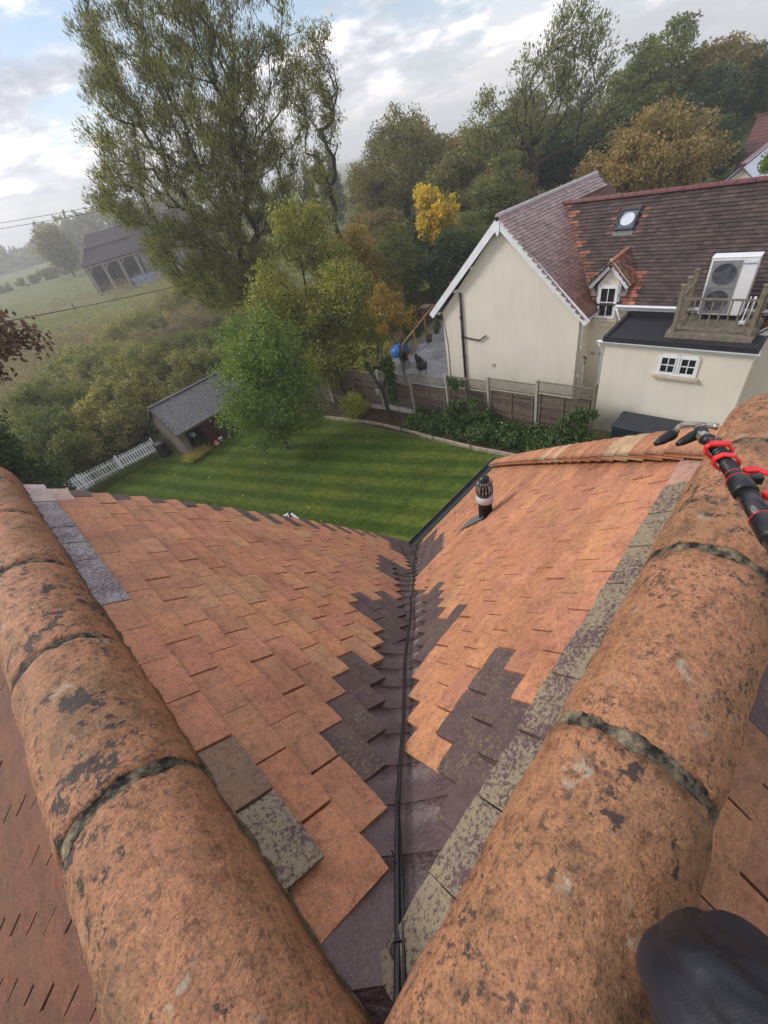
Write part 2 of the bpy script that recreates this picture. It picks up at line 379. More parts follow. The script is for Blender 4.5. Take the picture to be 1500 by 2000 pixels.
def inside(x, y, poly):
    c = False; n = len(poly)
    for i in range(n):
        x1, y1 = poly[i]; x2, y2 = poly[(i + 1) % n]
        if (y1 > y) != (y2 > y) and x < (x2 - x1) * (y - y1) / (y2 - y1) + x1: c = not c
    return c
def lawn():
    V = []; F = []; st = .5; idx = {}
    def vid(i, j):
        if (i, j) not in idx: idx[(i, j)] = len(V); V.append((i * st, j * st, gz(i * st, j * st) + .0))
        return idx[(i, j)]
    for i in range(-7, 23):
        for j in range(-4, 52):
            if inside((i + .5) * st, (j + .5) * st, LAWN_C): F.append((vid(i, j), vid(i + 1, j), vid(i + 1, j + 1), vid(i, j + 1)))
    tag(link('lawn', npmesh('lawn', np.array(V), np.array(F), lawn_mat(), True)), kind='structure')
lawn()
NPR = np.random.RandomState(7)
def blades(name, region, n, h, mat, wd=.012, label=None, cat='grass', lean=.5):
    P = []
    while len(P) < n:
        x = NPR.uniform(region[0], region[1]); y = NPR.uniform(region[2], region[3])
        if len(region) < 5 or inside(x, y, region[4]): P.append((x, y, gz(x, y)))
    P = np.array(P); a = NPR.uniform(0, 2 * PI, n); hh = h * NPR.uniform(.5, 1.2, n)
    s = np.stack([np.cos(a), np.sin(a), 0 * a], 1) * wd
    tip = P + np.stack([NPR.normal(0, lean, n) * hh, NPR.normal(0, lean, n) * hh, hh], 1)
    V = np.stack([P - s, P + s, tip], 1).reshape(-1, 3); F = np.arange(3 * n).reshape(-1, 3)
    return tag(link(name, npmesh(name, V, F, mat)), label, cat, kind='stuff')
GRASSM = leaf_mat('grass_blades', [(.020, .038, .004), (.032, .052, .006), (.046, .062, .009)], .3)
blades('lawn_grass', (-3, 11.2, 8, 25, LAWN_C), 120000, .035, GRASSM, .012, 'short mown green grass of the striped lawn')

# ------------------------------------------------------------------ near house roof
A_, B_ = .926, .0564
XL, ZL, YR, ZR = -.1905, -.9675, .1077, -.992
T_OFF = .030
def drop(u): return A_ * u + B_ * u * u if u > 0 else A_ * u
SU = np.linspace(-.3, 3.6, 1500)
SL = np.concatenate([[0], np.cumsum(np.hypot(np.diff(SU), np.diff([drop(u) for u in SU])))]); SL -= np.interp(0, SU, SL)
def u_of_s(s): return float(np.interp(s, SL, SU))
class Slope:
    """a roof slope: u = plan distance below the ridge bedding line, v = along the ridge"""
    def __init__(s, kind, base=None, zb=None):
        s.k = kind
    def P(s, u, v, h=0.0):
        sl = A_ + 2 * B_ * max(u, 0); q = math.hypot(1, sl); nx, nz = sl / q, 1 / q; z = -drop(u)
        if s.k == 'left':  return Vector((XL + u + nx * h, v, ZL + z + nz * h))
        if s.k == 'right': return Vector((v, YR + u + nx * h, ZR + z + nz * h))
        if s.k == 'left_out': return Vector((-.447 - u - nx * h, v, ZL + z + nz * h))
        if s.k == 'right_out': return Vector((v, -.168 - u - nx * h, ZR + z + nz * h))
    def frame(s, u, v, h):
        p = s.P(u, v, h); du = (s.P(u + .01, v, h) - s.P(u - .01, v, h)).normalized(); dv = (s.P(u, v + .01, h) - s.P(u, v - .01, h)).normalized()
        return p, du, dv, du.cross(dv) * (1 if du.cross(dv).z > 0 else -1)
SLP = {k: Slope(k) for k in ('left', 'right', 'left_out', 'right_out')}

house = empty('tiled_house', (0, 0, 0), 'brick house under the camera with orange clay tile roof, two ridges and a valley', 'house')
def sheet(name, slope, poly_fn, us, mat, lab=None):
    V = []; F = []
    for u in us:
        a, b = poly_fn(u)
        for k in range(7): V.append(slope.P(u, lerp(a, b, k / 6), -T_OFF - .012))
    for i in range(len(us) - 1):
        for k in range(6): q = i * 7 + k; F.append((q, q + 1, q + 8, q + 7))
    o = link(name, npmesh(name, np.array([tuple(v) for v in V]), np.array(F), mat, True), house)
    return o
UNDER = simple('dark_roof_underlay', (.03, .022, .02), .9, .1)
def verge_y(x): return 2.9 - .15 * max(0, (x + .2) / 2.55) ** 2
ULMAX, URMAX = 2.52, 2.46
us = [i * .14 - .1 for i in range(19)]
def hip_x(y):                                        # hip line, seen from above
    t = (y - .0); return 1.52 + .86 * t + .07 * t * t
sl_left = sheet('left_roof_slope', SLP['left'], lambda u: (XL + u + .272, max(verge_y(XL + u) - .02, XL + u + .272)), us, UNDER)
sl_right = sheet('right_roof_slope', SLP['right'], lambda u: (YR + u - .272, hip_x(YR + u) - .02), us, UNDER)
sl_lo = sheet('outer_left_roof_slope', SLP['left_out'], lambda u: (-.8, 2.88), us, UNDER)
sl_ro = sheet('outer_right_roof_slope', SLP['right_out'], lambda u: (-1.2, 1.75 + u * .9), us, UNDER)

rng = random.Random(11)
def tile_mesh(name, wd, L, th, seed, mat):
    r = random.Random(seed); nx, ny = 3, 4; V = []
    # x = down the slope (tail at 0, head at -L), y = across, z up
    camber = r.uniform(.0001, .0006)
    for top in (1, 0):
        for i in range(nx + 1):
            for j in range(ny + 1):
                x = -L * (1 - i / nx); y = wd * (j / ny - .5)
                if i == nx: x += r.gauss(0, .0011)
                if j in (0, ny): y += r.gauss(0, .0007)
                if i == nx and j in (0, ny): x -= .0014; y *= .995
                z = (th if top else 0) + camber * (1 - (2 * j / ny - 1) ** 2) + r.gauss(0, .00015)
                if top and (i == nx or j in (0, ny)): z -= .0003
                V.append((x, y, z))
    n1 = (nx + 1) * (ny + 1); F = []
    q = lambda i, j, b=0: b + i * (ny + 1) + j
    for i in range(nx):
        for j in range(ny):
            F.append((q(i, j), q(i + 1, j), q(i + 1, j + 1), q(i, j + 1)))
    for j in range(ny): F.append((q(nx, j), q(nx, j, n1), q(nx, j + 1, n1), q(nx, j + 1)))
    for i in range(nx):
        F.append((q(i, 0), q(i, 0, n1), q(i + 1, 0, n1), q(i + 1, 0))); F.append((q(i, ny), q(i + 1, ny), q(i + 1, ny, n1), q(i, ny, n1)))
    me = npmesh(name, np.array(V), np.array(F), mat); return me
def clipped(me_src, y0, y1, mat): pass
TM = {}
def get_tile(wd, L, seed, mat):
    k = (round(wd, 4), round(L, 3), seed, mat.name)
    if k not in TM: TM[k] = tile_mesh('roof_tile', wd, L, .0125, seed, mat)
    return TM[k]
def poly_in(p, polys): return any(inside(p[0], p[1], q) for q in polys)
ORANGE = [(.48, .222, .117), (.49, .235, .122), (.47, .217, .117), (.49, .24, .12), (.475, .215, .112), (.455, .222, .122)]
PINK = [(.465, .212, .124), (.45, .203, .121), (.465, .217, .127)]
BUFF = [(.46, .245, .13), (.465, .25, .132), (.44, .238, .128)]
BROWN = [(.415, .202, .112), (.425, .210, .117)]
RED = [(.42, .165, .112), (.43, .172, .116)]
entries = []                                         # (area, name, mesh, matrix, colour, parent)
def put(slope, parent, s_tail, v, wd, L, mat, col, seed, lift=.0, roll=0, head=0.0):
    u = u_of_s(s_tail); uh = u_of_s(s_tail - L)
    g_tail = -T_OFF + .0165 + lift; g_head = -T_OFF - .008 + head
    pt = slope.P(u, v, g_tail); ph = slope.P(uh, v, g_head)
    dx = (pt - ph).normalized(); _, _, dv, nn = slope.frame(u, v, 0)
    dy = dv - dx * dv.dot(dx); dy.normalize()
    dz = dx.cross(dy)
    if dz.z < 0: dy = -dy; dz = dx.cross(dy)
    R3 = Matrix((dx, dy, dz)).transposed() @ Matrix.Rotation(roll, 3, 'X') @ Matrix.Rotation(rng.gauss(0, .006), 3, 'Z')
    mw = Matrix.Translation(pt) @ R3.to_4x4()
    c = slope.P(u_of_s(s_tail - .05), v, 0); x, y, d = to_px(c)
    vis = 1 if (-120 < x < 1620 and 800 < y < 2150 and d > .1) else 0
    nrm = nn; facing = abs(nrm.dot(c.normalized()))
    area = vis * (facing + .05) / (d * d + .01) * wd
    entries.append([area, get_tile(wd, L, seed, mat), mw, col, parent])
def pick(*pools):
    p = rng.choice(pools); c = rng.choice(p); k = rng.uniform(.95, 1.05); j = rng.uniform(.985, 1.015)
    return (c[0] * k, c[1] * k * j, c[2] * k / j)
# ---- left slope
gL, wL = .108, .187
def left_tiles():
    k = 0
    while True:
        s = .100 + k * gL
        u = u_of_s(s)
        if u > ULMAX: break
        x = XL + u; vy = x + .272; ve = verge_y(x)
        off = .5565 - .02 + (wL / 2 if k % 2 else 0)
        n0 = math.floor((vy - off) / wL); n1 = math.ceil((ve - off) / wL)
        for n in range(n0 - 1, n1 + 1):
            a, b = off + n * wL, off + (n + 1) * wL
            if k == 0 and n < -1: continue
            if a < vy - .02: continue
            if a > ve - .09: continue
            last = b > ve - .10
            if last: b = ve
            v = (a + b) / 2; wd = b - a - rng.choice((.003, .004, .0055, .007, .009)); mat = CLAY
            cx = XL + u_of_s(s - gL / 2)
            zone = (v, k)
            if v < .75: col = pick(ORANGE)
            else: col = pick(ORANGE, ORANGE, PINK, BUFF, BROWN if k < 5 else ORANGE)
            if k < 3 and v > .6: col = pick(PINK, ORANGE, BROWN)
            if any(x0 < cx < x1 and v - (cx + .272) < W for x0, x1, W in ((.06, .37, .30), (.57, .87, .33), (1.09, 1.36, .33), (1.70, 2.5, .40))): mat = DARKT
            if k == 0:
                if v < .55: mat = LICH
                elif v < .73: col = (.22, .145, .095)
                elif v < 1.52: col = pick(RED, PINK)
                elif v < 2.55: mat = LICH2
                else: col = (.52, .42, .40)
            if k >= 1 and last and k % 2 == 0: mat = DARKT
            if k >= 1 and last and k < 3 and k % 2: col = (.50, .36, .30)
            w_q = round(wd * 1000 / 2) * 2 / 1000
            put(SLP['left'], sl_left, s, v, w_q, .205 if k else .14, mat, col, rng.randrange(4 if not last else 1), abs(rng.gauss(0, .0022)) + (.012 if k == 0 else 0), rng.gauss(0, .014), .02 if k == 0 else 0)
        k += 1
left_tiles()
gR, wR = .099, .165
def right_tiles():
    k = 0
    while True:
        s = .085 + k * gR
        u = u_of_s(s)
        if u > URMAX: break
        y = YR + u; vx = y - .272; ve = hip_x(y) - .05
        off = .1732 + (wR / 2 if k % 2 else 0) if k else .1732
        n0 = math.floor((vx - off) / wR); n1 = math.ceil((ve - off) / wR)
        for n in range(n0 - 1, n1 + 1):
            a, b = off + n * wR, off + (n + 1) * wR
            if k == 0:
                if n < -2: continue
            elif a < vx - .02: continue
            if a > ve - .03: continue
            if b > ve: b = ve
            v = (a + b) / 2; wd = b - a - rng.choice((.002, .003, .004, .0055, .008)); mat = CLAY
            if wd < .02: continue
            cy = YR + u_of_s(s - gR / 2)
            col = pick(ORANGE, ORANGE, ORANGE, BUFF if k > 6 else PINK)
            if v > 1.1 or k < 4 and v > .6: col = pick(PINK, ORANGE, PINK)
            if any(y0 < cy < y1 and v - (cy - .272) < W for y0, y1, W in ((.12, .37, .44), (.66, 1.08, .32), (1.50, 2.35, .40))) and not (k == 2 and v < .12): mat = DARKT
            if k == 0:
                if v < 1.28: mat = LICH
                else: col = (.40, .24, .19)
            w_q = round(wd * 1000 / 2) * 2 / 1000
            put(SLP['right'], sl_right, s, v, w_q, .205 if k else .14, mat, col, rng.randrange(4), abs(rng.gauss(0, .0022)) + (.012 if k == 0 else 0), rng.gauss(0, .014), .02 if k == 0 else 0)
        k += 1
right_tiles()
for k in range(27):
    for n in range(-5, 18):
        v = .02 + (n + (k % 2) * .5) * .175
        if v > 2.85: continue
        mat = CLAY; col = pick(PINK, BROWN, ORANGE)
        col = (col[0] * .33, col[1] * .29, col[2] * .31)  # shade of the outer slope put into the tile colour, over grimy brown
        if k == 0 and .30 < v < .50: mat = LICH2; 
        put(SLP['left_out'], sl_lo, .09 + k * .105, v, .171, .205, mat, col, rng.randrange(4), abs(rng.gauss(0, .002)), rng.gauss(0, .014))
for k in range(27):
    for n in range(-7, 24):
        v = .02 + (n + (k % 2) * .5) * .175
        if v > 1.7 + k * .07: continue
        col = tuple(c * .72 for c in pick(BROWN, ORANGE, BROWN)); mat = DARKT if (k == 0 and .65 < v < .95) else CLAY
        put(SLP['right_out'], sl_ro, .09 + k * .105, v, .171, .205, mat, col, rng.randrange(4), abs(rng.gauss(0, .002)), rng.gauss(0, .014))
entries.sort(key=lambda e: -e[0])
for e in entries[:300]:
    me = e[1]; o = link('roof_tile', me, e[4], e[2]); o.color = (*e[3], 1)
def join_tiles(es, parent, mat_map):
    V = []; F = []; C = []; MI = []; b = 0; cache = {}
    for a, me, mw, col, par in es:
        if me.name not in cache:
            co = np.empty(len(me.vertices) * 3, dtype=np.float32); me.vertices.foreach_get('co', co)
            fi = np.empty(len(me.loops), dtype=np.int32); me.loops.foreach_get('vertex_index', fi)
            cache[me.name] = (co.reshape(-1, 3), fi.reshape(-1, 4), me.materials[0].name)
        co, fi, mn = cache[me.name]; M = np.array(mw)
        V.append(co @ M[:3, :3].T + M[:3, 3]); F.append(fi + b); b += len(co)
        C.append(np.tile(np.array([*col, 1.0]), (len(co), 1))); MI.append(np.full(len(fi), mat_map[mn]))
    V = np.concatenate(V); F = np.concatenate(F); C = np.concatenate(C); MI = np.concatenate(MI)
    mats = [CLAYS, DARKT, LICH, LICH2]
    me = npmesh('remaining_roof_tiles', V, F, mats); me.polygons.foreach_set('material_index', MI.astype(np.int32))
    at = me.color_attributes.new('tint', 'FLOAT_COLOR', 'POINT'); at.data.foreach_set('color', C.astype(np.float32).ravel())
    me.update(); o = link('remaining_roof_tiles', me, parent); o['kind'] = 'stuff'; return o
mm = {CLAY.name: 0, DARKT.name: 1, LICH.name: 2, LICH2.name: 3}
join_tiles(entries[300:], house, mm)

# ---- valley trough tiles
def valley_pt(x, wv, h=0.0):
    """point on the trough: x along the valley, wv across it in plan"""
    r = .035
    a = math.hypot(wv, r) - r * .55
    yb = x + .272; z0 = (ZL - drop(x - XL) + ZR - drop(yb - YR)) / 2
    sl = (A_ + 2 * B_ * max(0, x - XL)) / math.sqrt(2)
    return Vector((x - wv / math.sqrt(2), yb + wv / math.sqrt(2), z0 + sl * a - T_OFF + .013 + h))
def valley_tiles():
    k = 0; x = -.20
    root = empty('valley', (0, 0, 0), None, None); root.parent = house
    step = .078
    x = 0.0 - .40
    while x < 2.36:
        st = step if x > -.1 else .13
        V = []; NXs = 12; L = st * 1.9; hw = .24 if x > .05 else .34
        for lay in (0, 1):
            for i in range(4):
                for j in range(NXs + 1):
                    wv = hw * (2 * j / NXs - 1); f = i / 3
                    arc = -.045 * (1 - (wv / hw) ** 2) * 0 + .030 * (abs(wv) / hw) ** 1.5
                    xx = x + st - L * (1 - f) - arc * (1 if i == 3 else .6)
                    h = lerp(-.004, .002, f) + (0 if lay else -.005) + rng.gauss(0, .0005)
                    p = valley_pt(max(xx, -.6), wv, h); p.x = max(p.x, -.30); p.y = max(p.y, -.02); p.z = min(p.z, -.955) if (p.y < YR + .01 or p.x < XL + .01) else p.z; V.append(tuple(p))
        n1 = 4 * (NXs + 1); F = []
        for i in range(3):
            for j in range(NXs): q = i * (NXs + 1) + j; F.append((q, q + 1, q + NXs + 2, q + NXs + 1))
        for j in range(NXs): q = 3 * (NXs + 1) + j; F.append((q, q + 1, q + 1 + n1, q + n1))
        o = link('valley_tile', npmesh('valley_tile', np.array(V), np.array(F), VALL, True), root)
        x += st; k += 1
    return root
vroot = valley_tiles()

# ---- ridge tiles, mortar joints and bedding
def ridge_tile(center_fn, a, b, r, name, mat, parent, seed, skirt=.05, th=.016, crack=False, swell=.0):
    rg = np.random.RandomState(seed); nl, na = 26, 34; V = []
    for lay in (0, 1):
        rad = r - (th if lay else 0)
        for i in range(nl + 1):
            t = i / nl; p0_ = lerp(a, b, t)
            end = min(t, 1 - t)
            rr_ = rad + (-.004 * max(0, 1 - end / .03) if not lay else 0) + swell * math.sin(PI * t)
            for j in range(na + 1):
                q = j / na
                ang = -.02 + (PI + .04) * q; p = p0_ + (.0035 * math.sin(ang * 9 + seed) + .0022 * math.sin(ang * 23 + seed * 2)) * (2 * t - 1 if abs(2 * t - 1) > .9 else 0)
                c, s = math.cos(ang), math.sin(ang)
                if q < .06 or q > .94: s -= skirt / r * (1 - min(q, 1 - q) / .06)
                nz = .0016 * math.sin(p * 23 + ang * 5 + seed) + .0012 * math.sin(p * 61 + ang * 13) + rg.normal(0, .0005)
                V.append(center_fn(p, (rr_ + nz) * c, (rr_ + nz) * s))
    n1 = (nl + 1) * (na + 1); F = []
    for i in range(nl):
        for j in range(na):
            q = i * (na + 1) + j; F.append((q, q + 1, q + na + 2, q + na + 1)); F.append((q + n1, q + na + 1 + n1, q + na + 2 + n1, q + 1 + n1))
    for j in range(na):
        F.append((j, j + n1, j + 1 + n1, j + 1)); q = nl * (na + 1) + j; F.append((q, q + 1, q + 1 + n1, q + n1))
    for i in range(nl):
        q = i * (na + 1); F.append((q, q + na + 1, q + na + 1 + n1, q + n1)); q += na; F.append((q, q + n1, q + na + 1 + n1, q + na + 1))
    return link(name, npmesh(name, np.array([tuple(v) for v in V]), np.array(F), mat, True), parent)
LC = lambda p, c, s: Vector((-.318 + c, p, -.905 + s + .004 * math.sin(p * 4)))
RC = lambda p, c, s: Vector((p, -.030 - c, -.930 + s + .004 * math.sin(p * 3 + 1)))
lr = empty('left_ridge', (0, 0, 0), None, None); lr.parent = house
rr2 = empty('right_ridge', (0, 0, 0), None, None); rr2.parent = house
lj = [.0, .655, 1.165, 1.67, 2.18, 2.70, 2.93]
rj = [-.75, -.32, .355, .855, 1.33, 1.63]
for i in range(len(lj) - 1):
    ridge_tile(LC, lj[i] + .0135, lj[i + 1] - .0135, .131 + .003 * (i % 2), 'ridge_tile', RIDGE, lr, 5 + i)
    ridge_tile(LC, lj[i] - .0165, lj[i] + .0165, .1268, 'mortar_joint', MORT, lr, 25 + i)
for i in range(len(rj) - 1):
    ridge_tile(RC, rj[i] + .0135, rj[i + 1] - .0135, .134 + .003 * (i % 2), 'ridge_tile', RIDGE, rr2, 45 + i)
    ridge_tile(RC, rj[i] - .0165, rj[i] + .0165, .1296, 'mortar_joint', MORT, rr2, 65 + i)
def bedding(line_fn, a, b, name, parent, seed):
    rg = random.Random(seed); pts = []; n = int((b - a) / .03); rad = []
    for i in range(n + 1):
        p = lerp(a, b, i / n); v = line_fn(p); pts.append(v + Vector((rg.gauss(0, .002), rg.gauss(0, .002), rg.gauss(0, .002)))); rad.append(rg.uniform(.004, .010))
    MB().tube(pts, rad, 8).build(name, MOSS, parent, True)
bedding(lambda p: Vector((XL - .003, p, ZL - .004)), .1, 2.88, 'mortar_bedding', lr, 1)
bedding(lambda p: Vector((-.318 - .13, p, ZL - .002)), .1, 2.88, 'mortar_bedding', lr, 2)
bedding(lambda p: Vector((p, YR - .003, ZR - .004)), -.6, 1.6, 'mortar_bedding', rr2, 3)
bedding(lambda p: Vector((p, -.030 - .137, ZR - .004)), -.6, 1.6, 'mortar_bedding', rr2, 4)

# crack across the nearest right ridge tile
def crack():
    pts = []
    r = random.Random(3)
    for i in range(22):
        t = i / 21; ang = lerp(.25, 1.55, t)
        p = -.045 + .02 * math.sin(t * 7) - .05 * t * t + r.gauss(0, .003) + .035 * t
        pts.append(RC(p, .1345 * math.cos(ang), .1345 * math.sin(ang)))
    pts = [Vector((p.x, p.y, p.z)) for p in pts]
    MB().tube(pts, [.0010 + .0008 * r.random() for _ in pts], 5).build('hairline_crack', simple('crack_dark', (.03, .018, .012), .9, .1), rr2)
crack()

# ---- bonnet hip tiles
def bonnets():
    root = empty('hip', (0, 0, 0), None, None); root.parent = house
    k = 0; s = .06; ri = random.Random(5)
    while True:
        u = u_of_s(s + .02)
        if u > URMAX - .02: break
        y = YR + u; x = hip_x(y)
        p = SLP['right'].P(u, x, .012)
        # local frame: d down the hip in plan, side across
        y2 = y + .01; d = Vector((hip_x(y2) - x, .01, -(drop(u + .01) - drop(u)))).normalized()
        side = Vector((0, 0, 1)).cross(d).normalized(); upv = d.cross(side); upv = upv if upv.z > 0 else -upv
        L = .20; V = []; hw = .150; nx = 8
        for lay in (0, 1):
            for i in range(4):
                f = i / 3
                for j in range(nx + 1):
                    q = 2 * j / nx - 1; wv = hw * q * (.90 + .10 * f)
                    sag = -(abs(q) ** 1.7) * hw * .44 + .034
                    fl = lerp(-.022, 0, f) + (-.013 if lay else 0)
                    run = (-L * (1 - f)) - abs(q) ** 1.5 * .035
                    V.append(tuple(p + d * run + side * wv + upv * (sag + fl)))
        n1 = 4 * (nx + 1); F = []
        for i in range(3):
            for j in range(nx): qd = i * (nx + 1) + j; F.append((qd, qd + 1, qd + nx + 2, qd + nx + 1))
        for j in range(nx): qd = 3 * (nx + 1) + j; F.append((qd, qd + n1, qd + 1 + n1, qd + 1))
        for i in range(3):
            for jj in (0, nx): qd = i * (nx + 1) + jj; F.append((qd, qd + nx + 1, qd + nx + 1 + n1, qd + n1))
        me = npmesh('bonnet_tile', np.array(V), np.array(F), CLAY, True)
        o = link('bonnet_tile', me, root); c = pick(PINK, ORANGE)
        if k in (3, 4, 10, 12): c = (.52, .36, .21)
        o.color = (*c, 1); s += gR; k += 1
bonnets()

# ---- end slope beyond the hip, eaves gutter, walls
DG = simple('dark_grey_gutter', (.045, .048, .055), .4, .5)
endz = ZR - drop(URMAX)
xe = hip_x(YR + URMAX)
m_ = MB(); 
yy_ = [YR + URMAX * i / 8 for i in range(9)]
V = []; F = []
for y in yy_:
    V.append((hip_x(y), y, ZR - drop(y - YR) - .03)); V.append((hip_x(y), -.1 - (y - YR), ZR - drop(y - YR) - .03))
for i in range(8): F.append((2 * i, 2 * i + 2, 2 * i + 3, 2 * i + 1))
m_.add(V, F); m_.build('hip_end_roof_slope', CLAYS if False else simple('hip_slope_clay', (.42, .2, .12), .8, .2, .2, 20, .3, 90), house)
g = MB(); gy = YR + URMAX + .075
prof = [(.055 * math.cos(a), .055 * math.sin(a)) for a in [PI + PI * i / 8 for i in range(9)]]
pin = [(.047 * math.cos(a), .047 * math.sin(a)) for a in [2 * PI - PI * i / 8 for i in range(9)]]
g.prism([(gy + a, endz - .01 + b) for a, b in prof + pin], 'x', 2.28, xe + .1)
g.build('eaves_gutter', DG, house)
NB = brick_mat('red_brick', (.30, .11, .07), (.24, .09, .06))
wm = MB()
wm.prism([(-.3 - 2.35, -9.3), (-.3 + 2.0, -9.3), (2.0, -3.55), (-.32, -1.35), (-.3 - 2.35, -3.6)], 'y', -3.2, 2.45)
wm.box((2.0, -.2, -6.6), (4.4, 4.6, 5.6))
wm.build('brick_wall', NB, house)
vg = MB(); prevp = None
for i in range(14):
    x = XL + 2.5 * i / 13; p = Vector((x, verge_y(x) - .03, ZL - drop(x - XL) - .055))
    if prevp is not None: vg.bar(prevp, p, .05, .05)
    prevp = p
vg.build('verge_mortar', MORT, house)

# ---- soil vent pipe with cage, lead slate
def vent():
    b = Vector((1.886, 1.276, -2.19)); KV = 1.3
    r = empty('vent_pipe', b, 'black soil vent pipe with a wire cage cap standing on the right roof slope', 'vent pipe'); r.scale = (KV, KV, KV)
    MB().lathe([(.0, -.05), (.038, -.05), (.038, .15), (.041, .152), (.041, .172), (.0, .174)], 20).build('pipe', BLACKPL, r, True, (0, 0, 0))
    MB().lathe([(.043, .14), (.046, .142), (.046, .185), (.043, .187), (.036, .186)], 20).build('collar', simple('white_plastic', (.62, .62, .62), .5), r, True, (0, 0, 0))
    W = simple('weathered_white_cage', (.16, .15, .14), .5, .4, .9, 70, dirt=((.7, .7, .68), 60, .9)); MB().lathe([(.028, .17), (.028, .30), (.0, .31)], 14).build('cage_core', BLACKPL, r, True, (0, 0, 0))
    for i in range(16):
        a = 2 * PI * i / 16; pts = []
        for j in range(9):
            t = j / 8; rad = .040 * math.cos(max(0, (t - .55)) / .45 * PI / 2) if t > .55 else .040 + .004 * math.sin(t / .55 * PI)
            pts.append((rad * math.cos(a), rad * math.sin(a), .185 + .115 * t))
        MB().tube(pts, .0040, 5).build('cage_wire', W, r, False, (0, 0, 0))
    for zz in (.215, .27):
        MB().tube([(.0435 * math.cos(t * PI / 8), .0435 * math.sin(t * PI / 8), zz) for t in range(17)], .0022, 5).build('cage_ring', BLACKPL, r, False, (0, 0, 0))
    pts = []
    p0 = SLP['right'].P(1.14, 1.81, .010); p1 = SLP['right'].P(1.14, 1.95, .010); p2 = SLP['right'].P(1.36, 1.95, .010); p3 = SLP['right'].P(1.36, 1.81, .010); p0, p1, p2, p3 = [b + (p - b) / KV for p in (p0, p1, p2, p3)]
    m = MB(); m.add([p0, p1, p2, p3] + [p - Vector((0, 0, .004)) for p in (p0, p1, p2, p3)], [(0, 1, 2, 3), (7, 6, 5, 4), (0, 4, 5, 1), (1, 5, 6, 2), (2, 6, 7, 3), (3, 7, 4, 0)])
    m.build('lead_slate', simple('lead', (.13, .13, .13), .5, .5, .3, 20), r)
vent()

# ---- cable down the valley
def valley_cable():
    r = random.Random(2); pts = []
    for i in range(90):
        x = lerp(-.26, 2.36, i / 89); wv = .010 + .006 * math.sin(x * 5) + .004 * math.sin(x * 13 + 1)
        if x > 1.0: wv -= .012
        pts.append(valley_pt(x, wv - .01, .022 + .003 * math.sin(x * 20)))
    root = empty('valley_cable', tuple(pts[0]), 'thin black cable running straight down the dark tiled roof valley', 'cable')
    cm = simple('black_cable', (.010, .012, .016), .3, .6)
    MB().tube(pts, .0065, 8).build('cable', cm, root, True)
    tie = []
    for i in range(12):
        a = i / 11; tie.append(pts[5] + Vector((.012 * math.cos(a * 6), .012 * math.sin(a * 6), .006 * a)))
    MB().tube(tie, .0022, 6).build('cable_tie', cm, root, True)
    lp = [pts[8] + Vector((-.006 + .002 * k, .012 + .012 * math.cos(k * .8), .004 + .010 * math.sin(k * .8))) for k in range(9)]
    MB().tube([pts[3] + Vector((.012, -.008, .004)), pts[7] + Vector((.010, -.006, .008)), pts[11] + Vector((.004, 0, .004))], .003, 6).build('spliced_wire', cm, root, True)
    MB().tube(lp, .0016, 5).build('wire_loop', cm, root, True)
valley_cable()

